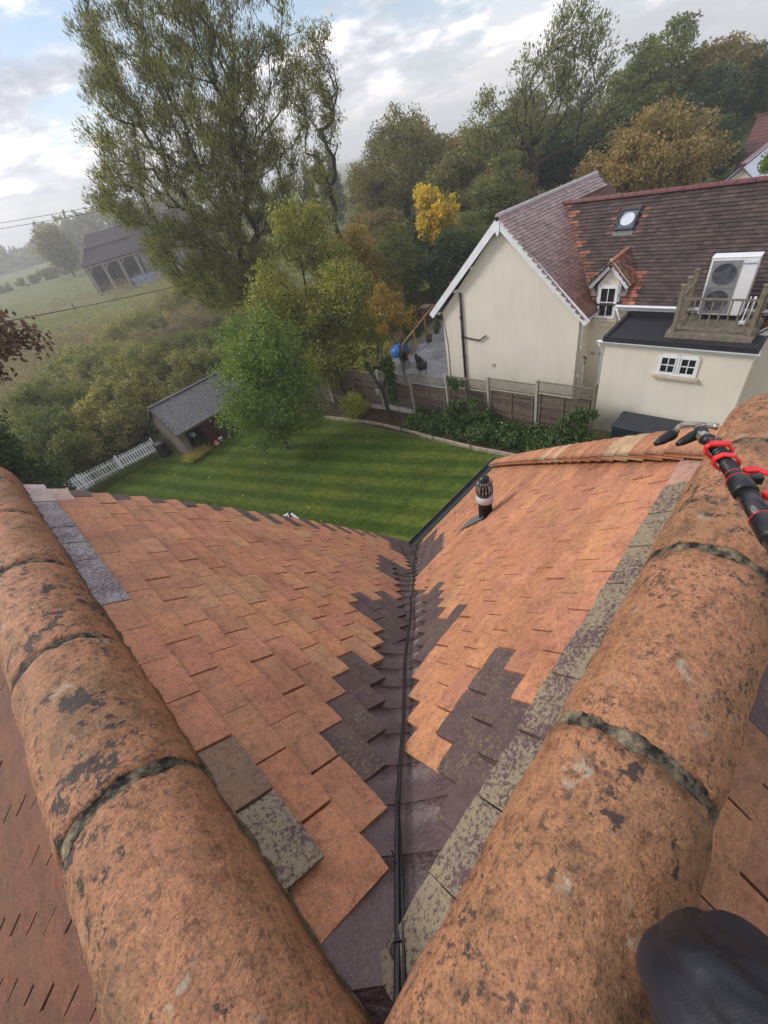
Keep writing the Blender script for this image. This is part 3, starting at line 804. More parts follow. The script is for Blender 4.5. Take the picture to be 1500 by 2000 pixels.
# ------------------------------------------------------------------ pressure-washing pole
def pole():
    D = lambda v, k: Vector(v) * k
    a = Vector((.770, -.066, -.634)) * .80; b = Vector((.817, .005, -.577)) * .92; c = Vector((.845, .063, -.531)) * 1.02
    d0 = (c - a).normalized(); base = a - d0 * .9
    r = empty('spray_pole', tuple(a), 'black telescopic spray pole with red clamps and twin brass nozzle head above the right ridge', 'pole')
    off = Vector(a)
    RED_ = simple('red_plastic', (.62, .028, .03), .32, .5, .08); BR = simple('grey_brass', (.40, .37, .32), .3, .6, .25, 40, metal=.8)
    BR2 = simple('yellow_brass', (.42, .28, .12), .3, .6, .3, 40, metal=.7); CARB = simple('wet_carbon', (.014, .015, .018), .22, .6, .2, 30, .15, 400)
    q = d0.to_track_quat('Z', 'Y').to_matrix()
    def seg(t0, t1, rad, name, mat, lip=.0):
        m = MB(); m.lathe([(0, 0), (rad, 0), (rad, t1 - t0), (0, t1 - t0)], 28, M=q, c=a + d0 * t0); return m.build(name, mat, r, True)
    def ring(t, rad, w_, name, mat, n=28):
        m = MB(); m.lathe([(rad - .004, 0), (rad, .001), (rad, w_ - .001), (rad - .004, w_)], n, M=q, c=a + d0 * t); return m.build(name, mat, r, n > 10)
    tot = (c - a).length
    bevel(seg(-.9, -.012, .0158, 'outer_tube', CARB), .002)
    bevel(seg(-.028, .018, .0176, 'collar', BLACKPL), .003); ring(.0165, .0179, .0020, 'red_line', RED_)
    seg(.015, .095, .0140, 'middle_tube', CARB)
    bevel(seg(.088, .124, .0174, 'collar', BLACKPL), .003); ring(.1225, .0177, .0020, 'red_line', RED_)
    bevel(seg(.122, .150, .0130, 'inner_collar', BLACKPL), .002); ring(.142, .0134, .003, 'red_line', RED_)
    for i in range(3): ring(.152 + i * .010, .0126, .006, 'clamp_rib', BLACKPL, 12)
    seg(.15, .262, .0100, 'inner_tube', CARB)
    for i in range(3): ring(.200 + i * .010, .0122, .006, 'clamp_rib', BLACKPL, 12)
    bevel(seg(.236, .262, .0122, 'end_cap', BLACKPL), .002); ring(.258, .0126, .0018, 'red_line', RED_)
    side = d0.cross(Vector((0, 0, 1))).normalized(); top = side.cross(d0)
    def clampring(t, rad, tilt):
        n = 8; V = []
        for k in range(n):
            an = 2 * PI * (k + .5) / n; dr = side * math.cos(an) * 1.15 + top * math.sin(an); dz = d0 * (t + tilt * math.cos(an))
            for rr_, h in ((rad, -.0055), (rad, .0055), (rad - .0045, .0055), (rad - .0045, -.0055)): V.append(a + dz + dr * rr_ + d0 * h)
        m = MB(); m.add(V, [(k * 4 + j, k * 4 + (j + 1) % 4, ((k + 1) % n) * 4 + (j + 1) % 4, ((k + 1) % n) * 4 + j) for k in range(n) for j in range(4)])
        return bevel(m.build('red_clamp', RED_, r), .0012)
    clampring(.232, .0195, -.004); clampring(.188, .0180, -.004)
    m = MB(); m.bar(a + d0 * .232 - side * .016 + top * .014, a + d0 * .228 + side * .014 + top * .016, .011, .006); bevel(m.build('red_clamp_tab', RED_, r), .001)
    o = a + d0 * .150 + side * .022 + top * .006
    m = MB(); m.bar(o - side * .008, o + side * .012 + d0 * .003, .013, .007); m.bar(o + side * .011 + d0 * .003, o + side * .026 - d0 * .016, .010, .005); bevel(m.build('red_lever', RED_, r), .0012)
    bx = MB(); bx.box(a + d0 * .132 + side * .026, (.017, .015, .013), mat=q); bevel(bx.build('clamp_hinge', BLACKPL, r), .002)
    o = a + d0 * .085 + side * .028; bx = MB(); bx.tube([o - top * .006, o + top * .006], .0085, 16); bevel(bx.build('red_knob', RED_, r), .002)
    bx = MB(); bx.tube([o - d0 * .012 - top * .003, o - d0 * .020 - top * .003], .005, 10); bx.build('knob_screw', BLACKPL, r)
    hd = a + d0 * .283
    P = lambda s_, t_, u_: hd + side * s_ + d0 * t_ + top * u_
    MB().tube([P(.004, -.022, 0), P(.003, -.010, 0)], .0085, 6).build('hose_nut', BR, r); 
    for k in (-.006, .010): MB().tube([P(k, -.018, .006), P(k, -.011, .007)], .0035, 6).build('bolt', BR, r)
    MB().tube([P(-.001, -.012, .0), P(-.010, -.002, .0)], .0118, 20).build('swivel_ring', BLACKPL, r, True)
    MB().tube([P(-.008, -.004, .0), P(-.010, .010, .0)], .0122, 8).build('swivel_nut', BR, r)
    MB().tube([P(-.009, .010, .0), P(-.010, .030, .002)], .0118, 20).build('swivel_body', BLACKPL, r, True)
    MB().tube([P(-.010, .028, .002), P(-.010, .050, .003)], .0058, 12).build('riser', BR, r, True)
    MB().tube([P(.010, .050, .004), P(-.012, .053, .004), P(-.024, .056, .004), P(-.034, .058, .003), P(-.043, .050, .0), P(-.050, .036, -.004)], [.0052, .0062, .0050, .0056, .0054, .0048], 12).build('tee_pipe', BR, r, True)
    MB().tube([P(.004, .050, .004), P(.016, .046, .004)], .0062, 8).build('tee_nut', BR, r); MB().tube([P(.015, .046, .004), P(.023, .043, .003)], [.0072, .0066], 14).build('end_plug', BR, r, True)
    MB().tube([P(-.048, .040, -.003), P(-.058, .026, -.006)], [.0075, .0070], 14).build('brass_nozzle', BR2, r, True)
    def shroud(p0, p1, r0, r1):
        p0, p1 = Vector(p0), Vector(p1)
        MB().tube([p0, lerp(p0, p1, .15), lerp(p0, p1, .7), p1], [r0 * .9, r0, r1, r1 * .55], 20).build('nozzle_shroud', simple('rubber', (.01, .01, .011), .5, .4), r, True)
    shroud(P(-.053, .032, -.005), P(-.088, .004, -.014), .0112, .0085)
    shroud(P(-.016, .024, -.003), P(-.052, -.002, -.012), .0105, .0082)
pole()

# ------------------------------------------------------------------ the worker's knee and leg
def leg():
    t = NT('wet_navy_trousers'); n1 = t.noise(9, 4, .6); n2 = t.noise(500, 2)
    c = t.ramp(n1, [(.35, (.008, .009, .013)), (.65, (.020, .022, .032))])
    TR = t.fin(c, t.ramp(n1, [(.35, .42), (.65, .62)]), .4, t.bump(n2, .3, .001, t.bump(t.noise(6, 2, .5, sc3=(3.0, .5, 2.0), dist=.3), .55, .025)))
    root = empty('person', (.10, -.30, -.80), 'person sitting astride the right ridge, one bent knee in wet dark navy trousers', 'person')
    hip, knee, ank = Vector((-.08, -.78, -.46)), Vector((.107, -.166, -.650)), Vector((.16, -.64, -1.36))
    ctrl = [(hip, .140), (lerp(hip, knee, .35), .128), (lerp(hip, knee, .7), .108), (knee + Vector((-.015, -.045, .008)), .090), (knee + Vector((.004, .004, -.028)), .068), (knee + Vector((.028, -.03, -.095)), .076), (lerp(knee, ank, .35), .082), (lerp(knee, ank, .7), .074), (ank, .066)]
    pts = [c_[0] for c_ in ctrl]; rad = [c_[1] for c_ in ctrl]
    def cr(p0, p1, p2, p3, u): return .5 * ((2 * p1) + (p2 - p0) * u + (2 * p0 - 5 * p1 + 4 * p2 - p3) * u * u + (3 * p1 - p0 - 3 * p2 + p3) * u ** 3)
    P = []; Rr = []
    for i in range(len(pts) - 1):
        g = lambda k: max(0, min(len(pts) - 1, k))
        for j in range(12):
            u = j / 12; P.append(cr(pts[g(i - 1)], pts[i], pts[i + 1], pts[g(i + 2)], u)); Rr.append(cr(rad[g(i - 1)], rad[i], rad[i + 1], rad[g(i + 2)], u))
    # tube with a transported frame and folds radiating from the knee
    nr = 56; V = []; ref = Vector((1, .2, 0)); rk = random.Random(4)
    for i, p in enumerate(P):
        d = (P[min(i + 1, len(P) - 1)] - P[max(0, i - 1)]).normalized()
        a = (ref - d * ref.dot(d)).normalized(); b = d.cross(a); ref = a
        f = i / len(P)
        for k in range(nr):
            an = 2 * PI * k / nr
            fold = .0018 * math.sin(an * 3 + f * 14) * (.4 + .6 * math.sin(f * 9) ** 2) + -(.0060 + .0060 * min(1, abs(f - .46) / .16)) * max(0, math.sin(an * 9 - f * 4 + .6 + .5 * math.sin(f * 9))) ** 3 + .0022 * math.sin(an * 7 - f * 18 + 1.2 * math.sin(an * 2)) + .0008 * math.sin(f * 60 + an * 4 + 2 * math.sin(an)) * math.exp(-((f - .52) / .18) ** 2)
            V.append(tuple(p + (a * math.cos(an) + b * math.sin(an)) * (Rr[i] + fold)))
    F = [(i * nr + k, i * nr + (k + 1) % nr, (i + 1) * nr + (k + 1) % nr, (i + 1) * nr + k) for i in range(len(P) - 1) for k in range(nr)]
    V = np.array(V) - np.array(root.location); link('trousers', npmesh('trousers', V, np.array(F), TR, True), root)
    b = MB(); fd = Vector((.9, -.35, -.25)).normalized()
    b.tube([ank + Vector((0, -.01, .06)), ank, ank + fd * .02 - Vector((0, 0, .08)), ank + fd * .12 - Vector((0, 0, .10)), ank + fd * .21 - Vector((0, 0, .115))], [.06, .058, .058, .048, .034], 16)
    b.build('boot', simple('work_boot', (.03, .022, .016), .6, .3), root, True)
leg()

# ================================================================== vegetation
def orth(d):
    r = np.where(np.abs(d[:, 2:3]) < .9, np.array([[0, 0, 1.]]), np.array([[1., 0, 0]]))
    a = np.cross(d, r); a /= np.linalg.norm(a, axis=1, keepdims=True) + 1e-9
    return a, np.cross(d, a)
def tubes_np(A, B, ra, rb, n):
    d = B - A; d = d / (np.linalg.norm(d, axis=1, keepdims=True) + 1e-9); a, b = orth(d); Vs = []
    for P, r in ((A, ra), (B, rb)):
        for k in range(n):
            t = 2 * PI * k / n; Vs.append(P + (a * math.cos(t) + b * math.sin(t)) * r[:, None])
    V = np.stack(Vs, 1); m = len(A); base = (np.arange(m) * 2 * n)[:, None]
    F = np.concatenate([base + np.array([[k, (k + 1) % n, n + (k + 1) % n, n + k]]) for k in range(n)], 0)
    return V.reshape(-1, 3), F
def skeleton(root, top, pts, R, trunk_r, wig=.12, up=.0):
    """grow a branch network from the trunk to every clump"""
    nodes = [np.array(root, float)]; par = [-1]; T = 5
    for i in range(1, T + 1):
        f = i / T; nodes.append(np.array(root) * (1 - f) + np.array(top) * f + R.normal(0, .012, 3) * np.linalg.norm(np.array(top) - root)); par.append(i - 1)
    nt = len(nodes); top = nodes[-1]
    order = np.argsort(np.linalg.norm(pts - top, axis=1))
    N = np.array(nodes); path = np.array([0.0] + [np.linalg.norm(N[i] - N[0]) for i in range(1, nt)])
    N = list(N); path = list(path)
    for i in order:
        p = pts[i]; X = np.array(N[2:]); dd = np.linalg.norm(X - p, axis=1); low = np.maximum(0, X[:, 2] - p[2]) * .6
        c = dd * 1.0 + np.array(path[2:]) * .25 + low; j = int(np.argmin(c)) + 2
        L = dd[j - 2]; q = N[j]; k = max(1, int(L / (.9 + .04 * L)))
        for s_ in range(1, k + 1):
            f = s_ / k; m_ = q * (1 - f) + p * f
            if s_ < k: m_ = m_ + R.normal(0, wig, 3) * min(1, L * .3) + np.array([0, 0, up * L * math.sin(PI * f) * .2])
            N.append(m_); par.append(len(N) - 2 if s_ > 1 else j); path.append(path[par[-1]] + np.linalg.norm(m_ - N[par[-1]]))
    N = np.array(N); par = np.array(par); cnt = np.ones(len(N))
    for i in range(len(N) - 1, 0, -1): cnt[par[i]] += cnt[i]
    rad = trunk_r * (cnt / cnt[0]) ** .5; rad = np.maximum(rad, trunk_r * .028)
    return N, par, rad
def crown_np(R, C, r, n, L, W, up=.0, flat=.0, outward=None, shell=.5):
    w_ = r ** 2; w_ = w_ / w_.sum(); k = R.choice(len(C), n, p=w_)
    d = R.normal(size=(n, 3)); d /= np.linalg.norm(d, axis=1, keepdims=True)
    P = C[k] + d * (r[k] * R.uniform(0, 1, n) ** shell)[:, None] * np.array([1, 1, .8])
    b = R.normal(size=(n, 3)); b[:, 2] = b[:, 2] * (1 - flat) + up
    if outward is not None: o = P - outward; o /= np.linalg.norm(o, axis=1, keepdims=True) + 1e-6; b += o * 1.2
    b /= np.linalg.norm(b, axis=1, keepdims=True)
    a = np.cross(b, R.normal(size=(n, 3))); a /= np.linalg.norm(a, axis=1, keepdims=True) + 1e-9
    s = R.uniform(.6, 1.25, n)[:, None]
    V = np.stack([P, P + b * L * s * .5 + a * W * s * .5, P + b * L * s, P + b * L * s * .5 - a * W * s * .5], 1).reshape(-1, 3)
    return V, np.arange(4 * n).reshape(-1, 4)
def sample_lobes(R, lobes, spacing=0):
    out = []
    for (x, y, z, rx, ry, rz, n) in lobes:
        d = R.normal(size=(n, 3)); d /= np.linalg.norm(d, axis=1, keepdims=True)
        out.append(np.array([x, y, z]) + d * (R.uniform(.15, 1, n) ** .45)[:, None] * np.array([rx, ry, rz]))
    return np.concatenate(out)
def tree(name, label, cat, loc, top, lobes, clump_r, nleaf, leaf, mat, trunk_r=.2, seed=1, group=None, up=.0, twigs=2, out_c=None, wig=.12, sides=5, shell=.5, trunkname='trunk', flat=0):
    R = np.random.RandomState(seed); C = sample_lobes(R, lobes)
    r = clump_r * R.uniform(.45, 1.45, len(C))
    N, par, rad = skeleton((0, 0, -.3), top, C, R, trunk_r, wig)
    A = N[par[1:]]; B = N[1:]; V, F = tubes_np(A, B, rad[par[1:]] if False else np.minimum(rad[par[1:]], rad[1:] * 1.6), rad[1:], sides)
    if twigs:
        k = np.repeat(np.arange(len(C)), twigs); d = R.normal(size=(len(k), 3)); d[:, 2] += up * 1.3 + .2; d /= np.linalg.norm(d, axis=1, keepdims=True)
        A2 = C[k]; B2 = A2 + d * (r[k] * R.uniform(.7, 1.15, len(k)))[:, None]; tr = np.full(len(k), max(.006, trunk_r * .03))
        V2, F2 = tubes_np(A2, B2, tr, tr * .4, 3); 
    o = empty(name, loc, label, cat, group)
    link(trunkname, npmesh(trunkname, V, F, BARK, True), o)
    if twigs: link('twigs', npmesh('twigs', V2, F2, BARK), o)['kind'] = 'stuff'
    V, F = crown_np(R, C, r, nleaf, leaf[0], leaf[1], up, flat, np.array(out_c) if out_c else None, shell)
    link('crown', npmesh('crown', V, F, mat), o)
    return o
def copy_tree(o, loc, s, rz, label=None):
    c = o.copy(); COL.objects.link(c); c.location = loc; c.scale = s if isinstance(s, tuple) else (s, s, s); c.rotation_euler = (0, 0, rz)
    if label: c['label'] = label
    for ch in list(o.children):
        d = ch.copy(); COL.objects.link(d); d.parent = c
    return c
M_WIL = leaf_mat('willow_leaf', [(.028, .038, .012), (.050, .060, .016), (.090, .092, .022), (.15, .135, .03)], .42)
M_APP = leaf_mat('apple_leaf', [(.030, .055, .011), (.050, .082, .016), (.070, .105, .020), (.095, .12, .024)], .42)
M_YG = leaf_mat('yellowing_leaf', [(.055, .070, .016), (.080, .095, .020), (.115, .120, .025), (.16, .135, .028)], .42)
M_GRN = leaf_mat('green_leaf', [(.034, .045, .015), (.052, .066, .020), (.075, .086, .026), (.10, .098, .032)], .4)
M_YEL = leaf_mat('yellow_leaf', [(.20, .15, .016), (.28, .205, .02), (.30, .215, .024), (.11, .10, .018)], .45)
M_ORB = leaf_mat('russet_leaf', [(.07, .058, .025), (.11, .080, .030), (.155, .10, .035), (.09, .085, .032)], .4)
M_WD = leaf_mat('woodland_leaf', [(.035, .042, .018), (.055, .062, .024), (.085, .080, .030), (.12, .095, .035)], .4)
M_ASH = leaf_mat('ash_leaf', [(.045, .055, .02), (.075, .085, .03), (.11, .115, .04)], .45)
M_WD2 = leaf_mat('brown_woodland_leaf', [(.055, .048, .022), (.09, .072, .03), (.13, .095, .036), (.07, .07, .028)], .4)
M_DK = leaf_mat('dark_evergreen_leaf', [(.012, .022, .010), (.02, .034, .014), (.03, .046, .018)], .2)
M_IVY = leaf_mat('ivy_leaf', [(.010, .022, .006), (.017, .036, .009), (.028, .052, .013), (.05, .075, .02)], .3)
M_BRM = leaf_mat('bramble_leaf', [(.045, .06, .022), (.075, .09, .03), (.12, .12, .045), (.15, .11, .05)], .4)
M_PAL = leaf_mat('pale_shrub_leaf', [(.05, .055, .018), (.08, .08, .026), (.12, .11, .04), (.19, .18, .09)], .4)
M_MAU = leaf_mat('mauve_seedhead_leaf', [(.075, .062, .045), (.11, .085, .06), (.13, .12, .06)], .35)
M_RED = leaf_mat('copper_leaf', [(.028, .016, .014), (.045, .022, .018), (.06, .035, .022)], .35)
M_LIM = leaf_mat('lime_leaf', [(.05, .085, .015), (.075, .11, .02), (.10, .135, .025)], .45)

# the tall willow behind the garden
tree('willow_tree', 'tallest tree, dark olive feathery crown spreading over the left of the sky', 'tree', (16.0, 26.8, -10.4), (-.6, -.4, 7.0),
     [(-1.0, .3, 10.5, 3.0, 3.2, 2.6, 150), (-.4, -1.0, 13.5, 2.6, 2.6, 4.0, 190), (2.0, -2.0, 15.0, 2.0, 2.0, 4.2, 110), (-3.6, 1.8, 13.2, 2.0, 2.0, 2.6, 90), (-2.2, 1.2, 16.0, 1.9, 1.9, 3.2, 90),
      (-3.6, 1.6, 8.3, 2.2, 2.2, 1.6, 110), (-5.0, 2.6, 11.0, 1.3, 1.3, 1.6, 45), (1.8, -1.8, 10.0, 2.0, 2.0, 2.4, 90), (0, 0, 7.5, 2.6, 2.6, 1.6, 90), (-3.2, -.3, 6.4, 2.0, 2.0, 1.4, 100), (-1, -.5, 5.6, 2, 2, 1.3, 80), (.4, -.2, 18.5, 2.2, 2.2, 2.5, 70), (3.6, -3.6, 14.4, .9, .9, 2.6, 26)],
     .56, 145000, (.20, .042), M_WIL, .36, 21, up=1.5, twigs=8, out_c=(0, 0, 6.0), wig=.07)
tree('slender_tree', 'slender half bare tree right of the tallest tree, thin upright twigs against cloud', 'tree', (21.6, 25.0, -10.2), (-.1, -.2, 7.4),
     [(.0, -.3, 12.5, 1.3, 1.3, 3.6, 100), (.9, -1.0, 13.8, .9, .9, 2.4, 45), (-.2, .2, 9, 1.1, 1.1, 2.0, 50)], .45, 11000, (.17, .05), M_WIL, .15, 22, up=1.3, twigs=7, wig=.05)
tree('golden_green_tree', 'bushy tree turning yellow, rising in the middle behind the lawn', 'tree', (13.4, 18.8, -10), (.3, -.2, 4.4),
     [(1.0, .4, 7.6, 1.4, 1.3, 1.6, 70), (-1.4, .6, 5.8, 1.3, 1.3, 1.3, 60), (-2.4, .9, 4.2, 1.3, 1.3, 1.4, 60), (.8, -1.8, 5.2, 1.3, 1.3, 1.5, 70), (2.2, 0, 6.0, 1.2, 1.2, 1.4, 50), (0, -.2, 4.4, 1.8, 1.8, 1.3, 80), (-.8, -1.2, 2.6, 1.8, 1.6, 1.2, 80), (1.4, -2.2, 3.2, 1.2, 1.2, 1.3, 50)],
     .56, 52000, (.13, .075), M_YG, .2, 23, twigs=4)
tree('apple_tree', 'rounded bright green tree standing on the lawn beside the shed', 'tree', (8.0, 16.6, -9.95), (0, -.1, 1.7),
     [(.2, -.9, 4.2, 1.2, 1.2, 1.1, 60), (-1.2, -.3, 3.0, 1.1, 1.1, .8, 50), (-.3, -1.5, 3.2, .9, .9, .9, 34), (1.1, -.9, 2.9, 1.0, 1.0, 1.0, 50), (.9, -1.2, 1.7, 1.0, .9, .7, 40), (-.6, -.5, 1.6, 1.3, 1.2, .7, 50), (1.9, -.4, 2.6, .8, .8, 1.0, 30), (.2, .6, 5.0, 1.1, 1.1, 1.0, 34), (1.5, .3, 4.0, .9, .9, .9, 30), (.3, -.9, 5.2, 1.5, 1.4, 1.1, 70), (-.9, -.7, 4.4, 1.1, 1.1, 1.0, 40)],
     .46, 33000, (.11, .065), M_APP, .11, 24, twigs=4)
tree('spindly_shrub', 'thin tree with sparse golden orange leaves left of the patio', 'tree', (17.6, 19.2, -9.8), (0, 0, 3.0),
     [(0, 0, 5.6, 1.1, 1.1, 1.7, 40), (.6, -.8, 4.0, 1.0, 1.0, 1.3, 26)], .4, 5200, (.16, .10), leaf_mat('golden_leaf', [(.085, .065, .016), (.13, .085, .02), (.06, .06, .018)], .45), .07, 25, twigs=5)
tree('sapling', 'spindly sapling with orange yellow leaves overhanging the patio beside the gable', 'tree', (14.6, 14.3, -9.4), (0, 0, 2.0),
     [(.0, .4, 3.9, .8, .8, 1.0, 26), (.9, .2, 3.3, .7, .7, .7, 16)], .3, 1500, (.15, .10), leaf_mat('amber_leaf', [(.13, .08, .015), (.17, .11, .02), (.09, .07, .018)], .45), .035, 26, twigs=5)
tree('yellow_tree', 'bright yellow autumn tree in front of the wood', 'tree', (29.6, 22.6, -9.0), (0, -.1, 2.4),
     [(0, 0, 4.2, 1.5, 1.5, 1.7, 70), (-.5, .4, 5.5, .9, .9, 1.0, 24), (.6, -.4, 3.0, 1.2, 1.2, 1.2, 40)], .42, 15000, (.20, .13), M_YEL, .10, 27, twigs=3)
tree('tall_ash_tree', 'tall open topped tree behind the cream gable, many rising limbs showing against the sky', 'tree', (41.8, 21.4, -7.2), (-.3, .0, 2.2),
     [(-3.0, 1.8, 6.4, 2.6, 2.6, 2.4, 100), (0, -.2, 7.4, 2.8, 2.8, 3.0, 120), (2.2, -2.4, 8.2, 2.3, 2.3, 3.0, 110), (2.6, -3.4, 5.6, 2.4, 2.4, 1.8, 60), (1.4, -1.8, 10.4, 1.7, 1.7, 1.6, 40)],
     .70, 12500, (.22, .11), M_ASH, .30, 28, up=.9, twigs=7, out_c=(0, 0, 1.0), wig=.2)
tree('russet_tree', 'round russet brown bush topped tree behind the cream house roof', 'tree', (36.5, 10.9, -8.0), (0, 0, 2.5),
     [(0, 0, 4.2, 3.2, 3.2, 2.2, 150), (-1.8, 1.8, 3.4, 2.0, 2.0, 1.6, 60), (1.2, -1.6, 3.6, 2.0, 2.0, 1.8, 60)], .65, 34000, (.17, .11), M_ORB, .22, 29, twigs=3)
tree('grey_green_tree', 'broad grey green tree with bare top twigs, left of the tall open topped tree', 'tree', (38.6, 33.4, -8.5), (0, 0, 3.6),
     [(0, 0, 6.6, 4.6, 4.6, 3.0, 200), (-2.5, 2.5, 5.0, 2.8, 2.8, 2.0, 70), (2.8, -2.6, 5.6, 3.2, 3.2, 2.2, 90), (0, 0, 9.2, 2.6, 2.6, 1.4, 40)],
     .8, 36000, (.20, .12), M_WD, .36, 30, up=.5, twigs=6, out_c=(0, 0, 2))
tree('lime_bush', 'bright lime green bush at the right edge above the cream house', 'bush', (24.9, 2.75, -6.6), (0, 0, 1.6),
     [(0, -.3, 3.3, .9, 1.0, .8, 50)], .35, 9000, (.11, .07), M_LIM, .08, 31)

# the wood on the hill: four different trees, copied
def wtree(name, lab, seed, lobes, mat, n, up=.4, tr=.28, leaf=(.30, .2)):
    return tree(name, lab, 'tree', (0, 0, 0), (0, 0, 4.0), lobes, 1.0, n, leaf, mat, tr, seed, group='trees of the wooded hillside', up=up, twigs=4, out_c=(0, 0, 2))
W1 = wtree('woodland_tree', 'x', 41, [(0, 0, 8.5, 3.4, 3.4, 3.8, 110), (1.5, 1, 6, 2.6, 2.6, 2.4, 50)], M_WD, 15000)
W2 = wtree('woodland_tree', 'x', 42, [(0, 0, 8, 3.8, 3.8, 3.0, 110), (-1.5, 1, 6, 2.6, 2.6, 2.4, 50)], M_WD2, 14000)
W3 = wtree('woodland_tree', 'x', 43, [(0, 0, 9, 2.8, 2.8, 5.0, 110), (0, 0, 5, 2.8, 2.8, 2.6, 50)], M_GRN, 16000)
W4 = wtree('woodland_tree', 'x', 44, [(0, 0, 7.5, 3.2, 3.2, 4.4, 120), (1, -1, 5, 2.8, 2.8, 2.6, 60)], M_DK, 18000, .1)
PROTO = {'a': W1, 'b': W2, 'c': W3, 'd': W4}; KIND = {'a': 'olive green', 'b': 'brown tinged', 'c': 'mid green', 'd': 'dark evergreen'}
used = set()
def wood(k, x, y, top, lab, rz=0):
    s = (top - gz(x, y) + .3) / 12.3; s = (s * 1.3, s * 1.3, s)
    p = PROTO[k]; loc = (x, y, gz(x, y) - .3)
    if k in used: return copy_tree(p, loc, s, rz, lab)
    used.add(k); p.location = loc; p.scale = s; p.rotation_euler = (0, 0, rz); p['label'] = lab; return p
WT = [('b', 33, 33, -3.5, 'brown tinged tree below the broad grey green tree, behind the golden tree'), ('a', 46, 38, 1.5, 'olive tree on the skyline left of the broad grey green tree'),
      ('b', 44.5, 30.5, 0.3, 'brown topped tree right of the broad grey green tree on the skyline'), ('a', 37, 26.5, -1.5, 'olive tree directly behind the bright yellow tree'),
      ('b', 38, 22.5, -2.5, 'small brown tree left of the foot of the tall open topped tree'), ('c', 34.5, 20.5, -3, 'small green tree in front of the foot of the tall open topped tree'),
      ('b', 50, 27, -0.2, 'brown tree filling the gap left of the tall open topped tree'), ('d', 50, 22.5, -1, 'dark tree seen through the limbs of the tall open topped tree'),
      ('d', 47, 17.2, -1.2, 'dark tree between the tall open topped tree and the russet tree'), ('c', 52.5, 17.6, 1.0, 'tall pale green tree just right of the tall open topped tree'),
      ('c', 57, 17, 1.8, 'green tree on the skyline above the russet tree'), ('b', 60, 14.2, 1.6, 'tall purplish brown topped tree, right of centre on the hilltop'),
      ('d', 55, 12.2, -0.6, 'dark evergreen left of the red roofed house on the hill'), ('d', 62, 11.4, 0, 'dark evergreen rising behind the red roofed house on the hill'),
      ('a', 64, 8.5, 0.2, 'olive tree at the top right corner, above the red roof'), ('d', 50, 13.5, -1.8, 'dark tree immediately behind the russet tree'),
      ('a', 58, 31, 1.0, 'olive tree on the far crest between the two skyline trees'), ('d', 30, 24.4, -4.2, 'low dark tree left of the bright yellow tree'),
      ('d', 25.5, 18.6, -4.6, 'dark bushy tree in front of the bright yellow tree, above the patio'), ('c', 24.0, 22.4, -4.6, 'green bushy tree behind the far garden fence'),
      ('d', 26.5, 15.2, -4.9, 'dark tree close behind the left eaves of the cream gable'), ('c', 28, 19.0, -5.0, 'green tree at the foot of the bright yellow tree, on its right'),
      ('b', 24.5, 27.5, -3.4, 'brown tinged tree behind the golden tree, above its left shoulder'), ('c', 44, 25.5, -1.0, 'green tree behind the bright yellow tree, beyond the olive one'),
      ('d', 45.5, 9.6, -3.2, 'low dark tree between the russet tree and the red tiled roof')]
for i, (k, x, y, s, lab) in enumerate(WT): wood(k, x, y, s, lab, i * 1.3)
def far_wood():
    R = np.random.RandomState(77); C = []
    for i in range(420):
        az = math.radians(R.uniform(6, 47)); D = R.uniform(64, 100); x, y = D * math.cos(az), D * math.sin(az)
        C.append((x, y, gz(x, y) + R.uniform(.3, 3.2)))
    C = np.array(C); V, F = crown_np(R, C, R.uniform(1.4, 2.3, len(C)), 70000, .5, .32, .3)
    tag(link('far_wood', npmesh('far_wood', V, F, M_WD)), 'dense far wood covering the crest of the hill behind the nearer trees', 'wood', kind='stuff')
far_wood()
def conifer(x, y, z, h, r, seed, lab):
    R = np.random.RandomState(seed); P = []; n = 3500
    t = R.uniform(0, 1, n) ** .7; a = R.uniform(0, 2 * PI, n); rr_ = r * (1 - (1 - t)) if False else r * t * R.uniform(.3, 1, n) * (.8 + .25 * np.sin(t * 40))
    P = np.stack([rr_ * np.cos(a), rr_ * np.sin(a), h * (1 - t)], 1); b = np.stack([np.cos(a), np.sin(a), -.35 * np.ones(n)], 1)
    s = np.stack([-np.sin(a), np.cos(a), 0 * a], 1) * .22
    V = np.stack([P, P + b * .35 + s, P + b * .8, P + b * .35 - s], 1).reshape(-1, 3)
    o = empty('conifer', (x, y, z), lab, 'tree', 'distant conifers on the skyline')
    link('crown', npmesh('crown', V, np.arange(4 * n).reshape(-1, 4), M_DK), o)
    MB().tube([(0, 0, -.5), (0, 0, h * .95)], [.25, .04], 6).build('trunk', BARK, o, False, (0, 0, 0))
conifer(72, 84, -10.5, 13.0, 2.6, 1, 'pointed dark conifer on the skyline, tallest of the distant three'); conifer(70, 78, -10, 12.2, 2.4, 2, 'right hand one of the three distant pointed conifers')
conifer(73, 90, -10.5, 12.0, 2.4, 3, 'left hand one of the three distant pointed conifers')

